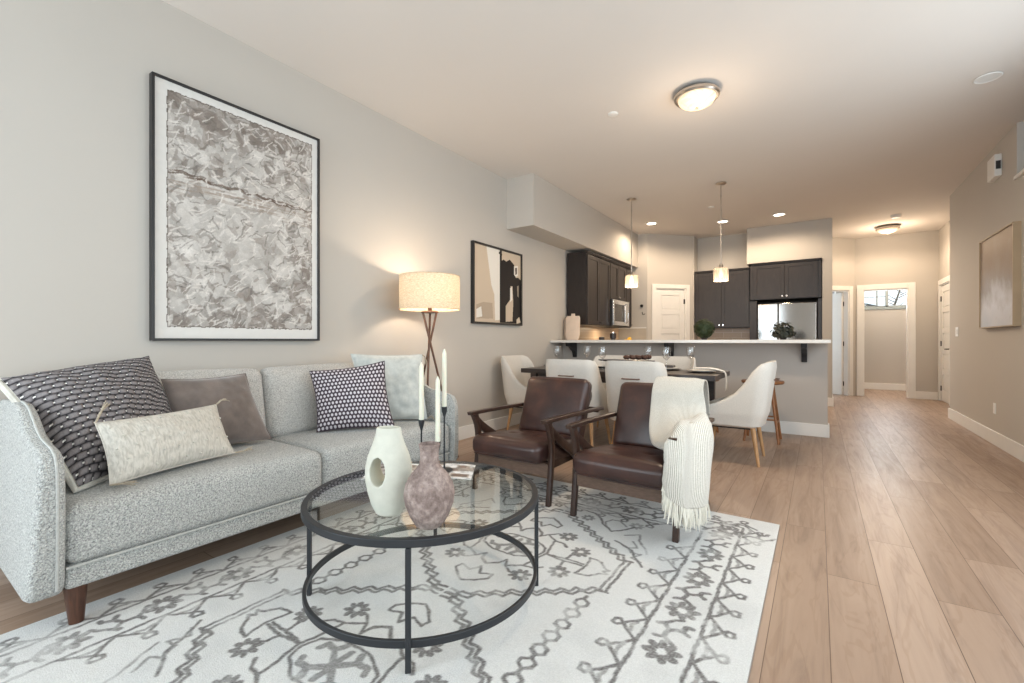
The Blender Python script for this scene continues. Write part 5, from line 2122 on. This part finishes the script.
def make_dining_chair():
    t = empty('dining_chair', (0, 0, 0), 'x', 'dining chair', 'cream dining chairs round the table')

    def U(s):
        """s 0..1 along the U seen from above: front left - back - front right; returns (x, y, k) k=0 back ..1 front"""
        a = (s - .5) * 2
        sg = 1 if a > 0 else -1
        a = abs(a)
        back, arc = .26, .30
        if a < back:
            return sg * .165 * a / back, .262 - .012 * (a / back) ** 2, 0
        if a < back + arc:
            th_ = (a - back) / arc * pi / 2
            return sg * (.165 + .090 * sin(th_)), .250 - .10 * (1 - cos(th_)), (a - back) / arc * .25
        r = (a - back - arc) / (1 - back - arc)
        return sg * (.255 - .02 * r), .150 - .405 * r, .25 + .75 * r

    def top(k):
        pts = [(0, .885), (.10, .882), (.18, .865), (.26, .80), (.36, .69), (.48, .605), (.62, .55), (.78, .51), (.92, .485), (1.0, .46)]
        for (a, b), (c, d) in zip(pts[:-1], pts[1:]):
            if k <= c:
                f = (k - a) / (c - a)
                return b + (d - b) * f
        return pts[-1][1]

    def fn(u, v, out):
        x, y, k = U(u)
        tz = top(k)
        z = .335 + (tz - .335) * v
        # outward flare and lean of the back with height
        h = max(0, z - .40) / .48
        low = max(0, (.43 - z) / .10)
        y2 = y + .065 * h * (1 - k) - (.03 * low if y > 0 else -.0)
        x2 = x * (1 + .05 * h - .06 * low)
        th_ = .020 * (1 - max(0, v - .9) * 6) if v > .9 else .020
        cxv = Vector((x2, y2 - .0, 0))
        # inward normal approx
        a = Vector((x2, (y2 + .02) if y2 > -.0 else 0, 0))
        n = a.normalized() if a.length > .01 else Vector((0, 1, 0))
        return Vector((x2, y2, z)) + n * (th_ if out else -th_)
    m = MB()
    nu, nv = 61, 22
    outer = [fn(i / (nu - 1), j / (nv - 1), True) for j in range(nv) for i in range(nu)]
    inner = [fn(i / (nu - 1), j / (nv - 1), False) for j in range(nv) for i in range(nu)]
    N = nu * nv
    fs = []
    for j in range(nv - 1):
        for i in range(nu - 1):
            a = j * nu + i
            fs.append((a, a + 1, a + nu + 1, a + nu))
            fs.append((N + a, N + a + nu, N + a + nu + 1, N + a + 1))
    for i in range(nu - 1):
        a = (nv - 1) * nu + i
        fs.append((a, a + 1, N + a + 1, N + a))
        fs.append((i + 1, i, N + i, N + i + 1))
    for j in range(nv - 1):
        a = j * nu
        fs.append((a + nu, a, N + a, N + a + nu)[::-1])
        a += nu - 1
        fs.append((a, a + nu, N + a + nu, N + a)[::-1])
    m.add(outer + inner, fs)
    o = m.build('backrest', MT['chairfab'], t, angle=1.2)
    MB().rbox(-.238, .238, -.278, .205, .318, .470, .035, (0, .004, .010), n=18).build('seat', MT['chairfab'], t)
    MB().box(-.19, .19, -.20, .17, .300, .320).build('underframe', MT['rubber'], t)
    for x, y in ((-1, -1), (1, -1), (-1, 1), (1, 1)):
        MB().path([(x * .222, y * .215 - .01 + (.02 if y > 0 else 0), 0), (x * .185, y * .175, .322)], [.0115, .021], 16).build('leg', MT['oak_leg'], t)
    # pull handle on the outside of the back
    zz = .728
    hy = .262 + .065 * (zz - .40) / .48 + .020
    h = MB()
    h.path([(-.075, hy - .004, zz), (-.072, hy + .030, zz), (.072, hy + .030, zz), (.075, hy - .004, zz)], .0055, 10)
    h.build('pull_handle', MT['bronze'], t)
    return t


c0 = make_dining_chair()
spots = [
    (-1.985, 4.17, 180, 'cream dining chair directly behind the bare leather armchair, back to the camera'),
    (-1.355, 4.17, 180, 'cream dining chair directly behind the armchair with the throw, back to the camera'),
    (-2.02, 4.945, 0, 'cream dining chair on the far side of the table, toward the left wall'),
    (-1.37, 4.945, 0, 'cream dining chair on the far side of the table, right of the dark centrepiece'),
    (-2.735, 4.47, 90, 'cream dining chair at the left end of the table, against the left wall'),
    (-.635, 4.51, -90, 'cream dining chair at the right end of the table, seen side-on'),
]
for i, (x, y, a, lb) in enumerate(spots):
    if i == 0:
        c0.location, c0.rotation_euler = (x, y, 0), (0, 0, radians(a))
        c0['label'] = lb
    else:
        dup(c0, (x, y, 0), radians(a), lb)

DT = .76
t = empty('dining_table', (-1.72, 4.56, 0), 'long dark wood dining table set for six in front of the bar', 'dining table')
MB().box(-2.71, -.73, 4.16, 4.97, DT - .048, DT).build('tabletop', MT['table_wood'], t, bevel=.004)
for x in (-2.60, -.93):
    for y in (4.182, 4.878):
        MB().prism([(-.035, DT - .049), (.035, DT - .049), (.028, 0), (-.028, 0)], lambda a, b, d, x=x, y=y: Vector((x + .035 + a, y + d, b)), 0, .07, .003, 1).build('leg', MT['table_wood'], t)
for y in (4.215, 4.905):
    MB().box(-2.52, -.94, y - .012, y + .012, DT - .115, DT - .049).build('apron', MT['table_wood'], t, bevel=.002)

# place settings
g = empty('wine_glass', (0, 0, 0), 'x', 'wine glass', 'wine glasses on the dining table')
MB().lathe([(.0001, .004), (.012, .0035), (.033, .0015), (.034, .0), (.0001, .0)], (0, 0, 0), 28).build('foot', MT['glass'], g)
MB().lathe([(.010, .004), (.0042, .015), (.0036, .06), (.0040, .105), (.010, .118)], (0, 0, 0), 16).build('stem', MT['glass'], g)
MB().lathe([(.0001, .112), (.012, .116), (.030, .135), (.0405, .168), (.0415, .20), (.038, .238), (.0365, .240), (.0395, .20), (.0385, .168), (.028, .137), (.010, .119), (.0001, .116)], (0, 0, 0), 32).build('bowl', MT['glass'], g)
gl = [(-2.44, 4.50, 'wine glass at the left end of the dining table, leftmost of all'),
      (-2.235, 4.86, 'wine glass on the far side, second from the left on the dining table'),
      (-1.86, 4.42, 'wine glass on the near side, third from the left, by the dark centrepiece'),
      (-1.52, 4.87, 'wine glass behind the dried pods, fourth from the left'),
      (-1.224, 4.485, 'wine glass showing its full stem, second from the right on the near side'),
      (-1.077, 4.84, 'rightmost wine glass on the dining table, by the white napkin plate')]
for i, (x, y, lb) in enumerate(gl):
    if i == 0:
        g.location = (x, y, DT + .0005)
        g['label'] = lb
    else:
        dup(g, (x, y, DT + .0005), i, lb)

p = empty('place_setting', (0, 0, 0), 'x', 'plate', 'plates on the dining table')
MB().lathe([(.0001, 0), (.09, 0), (.145, .010), (.150, .014), (.144, .015), (.09, .006), (.0001, .005)], (0, 0, 0), 40).build('charger', MT['charger'], p)
MB().lathe([(.0001, .0065), (.07, .0065), (.115, .018), (.120, .022), (.114, .022), (.07, .012), (.0001, .012)], (0, 0, 0), 40).build('plate', MT['plate'], p)
pl = [(-.905, 4.56, 'plate at the right end of the dining table with a napkin trailing off the edge'),
      (-1.30, 4.76, 'plate on the far side of the dining table, beside the rightmost glasses'),
      (-2.02, 4.76, 'plate on the far side of the dining table, toward the left wall'),
      (-1.36, 4.335, 'plate on the near side of the table behind the right dining chair'),
      (-2.03, 4.335, 'plate on the near side of the table behind the left dining chair'),
      (-2.55, 4.67, 'plate at the left end of the dining table')]
for i, (x, y, lb) in enumerate(pl):
    if i == 0:
        p.location = (x, y, DT + .0005)
        p['label'] = lb
    else:
        dup(p, (x, y, DT + .0005), 0, lb)
# napkins
nk = MB()
path_ = catmull([(-.97, 4.56, .800), (-.90, 4.57, .803), (-.82, 4.585, .800), (-.745, 4.60, .782), (-.718, 4.605, .765), (-.708, 4.61, .70), (-.712, 4.615, .60)], 26)
nk.grid(lambda u, v: path_[int(round(v * 25))] + Vector((0, (u - .5) * (.10 if v < .6 else .07) + .006 * sin(v * 9), .004 * sin(u * 12))), 9, 26)
tag(nk.build('napkin', MT['napkin'], solid=.006, angle=3), 'pale napkin trailing from the plate over the right end of the table', 'napkin')
dn = MB().rbox(-1.37, -1.22, 4.71, 4.81, DT + .026, DT + .05, .008, (0, 0, .004), n=12)
tag(dn.build('napkin', MT['charger']), 'dark folded napkin on the far plate near the right end of the table', 'napkin')

# centrepiece
t = empty('centerpiece_bowl', (-1.66, 4.56, DT), 'long dark wooden footed tray as centrepiece on the dining table', 'tray')
MB().lathe([(.0001, 0), (.10, 0), (.10, .008), (.03, .015), (.025, .075), (.0001, .075)], t.location, 28, 1.3, .8).build('foot', MT['dark_jar'], t)
MB().lathe([(.0001, .076), (.20, .078), (.30, .092), (.305, .102), (.295, .102), (.20, .086), (.0001, .083)], t.location, 40, 1.0, .38).build('dish', MT['dark_jar'], t)
random.seed(21)
m0 = MB().lathe([(.0001, -.022), (.014, -.020), (.026, -.008), (.028, .003), (.022, .014), (.010, .020), (.0001, .022)], (0, 0, 0), 12)
pod = m0.build('dried_pod', MT['dryleaf'])
pod.location = (-1.53, 4.56, DT + .110)
tag(pod, 'one of the dried brown pods heaped on the right half of the centrepiece tray', 'dried pod', 'dried pods on the centrepiece')
for i, (dx, dy, dz) in enumerate(((-.126, 0, .046), (-.063, 0, .046), (.063, 0, .047), (.120, 0, .052), (-.095, .055, .048), (-.032, .055, .047), (.032, .055, .048), (.09, .052, .052), (-.095, -.055, .048), (-.032, -.055, .047), (.032, -.055, .048), (.09, -.052, .052))):
    q = pod.copy()
    COL.objects.link(q)
    q.location = (-1.53 + dx, 4.56 + dy, DT + dz + .064)
    q.rotation_euler = (random.uniform(-.3, .3), random.uniform(-.3, .3), random.uniform(0, 3))

# stools
st = empty('bar_stool', (0, 0, 0), 'x', 'stool', 'brown wooden stools at the bar')
MB().lathe([(.0001, .600), (.15, .600), (.195, .608), (.205, .622), (.200, .636), (.17, .638), (.10, .630), (.0001, .627)], (0, 0, 0), 40).build('seat', MT['stool_wood'], st)
for k in range(4):
    a = pi / 4 + k * pi / 2
    MB().path([(.225 * cos(a), .225 * sin(a), 0), (.12 * cos(a), .12 * sin(a), .602)], [.013, .017], 14).build('leg', MT['stool_wood'], st)
m = MB()
for k in range(4):
    a, b = pi / 4 + k * pi / 2, 3 * pi / 4 + k * pi / 2
    z = .20 if k % 2 else .24
    rr = .225 - .105 * z / .602
    m.tube((rr * cos(a), rr * sin(a), z), (rr * cos(b), rr * sin(b), z), .009, n=10)
m.build('stretcher', MT['stool_wood'], st)
st.location = (-.49, 5.50, 0)
st['label'] = 'brown wooden bar stool behind the side-on dining chair'
dup(st, (-1.12, 5.50, 0), 0, 'brown wooden bar stool half hidden behind the table, left of the other stool')
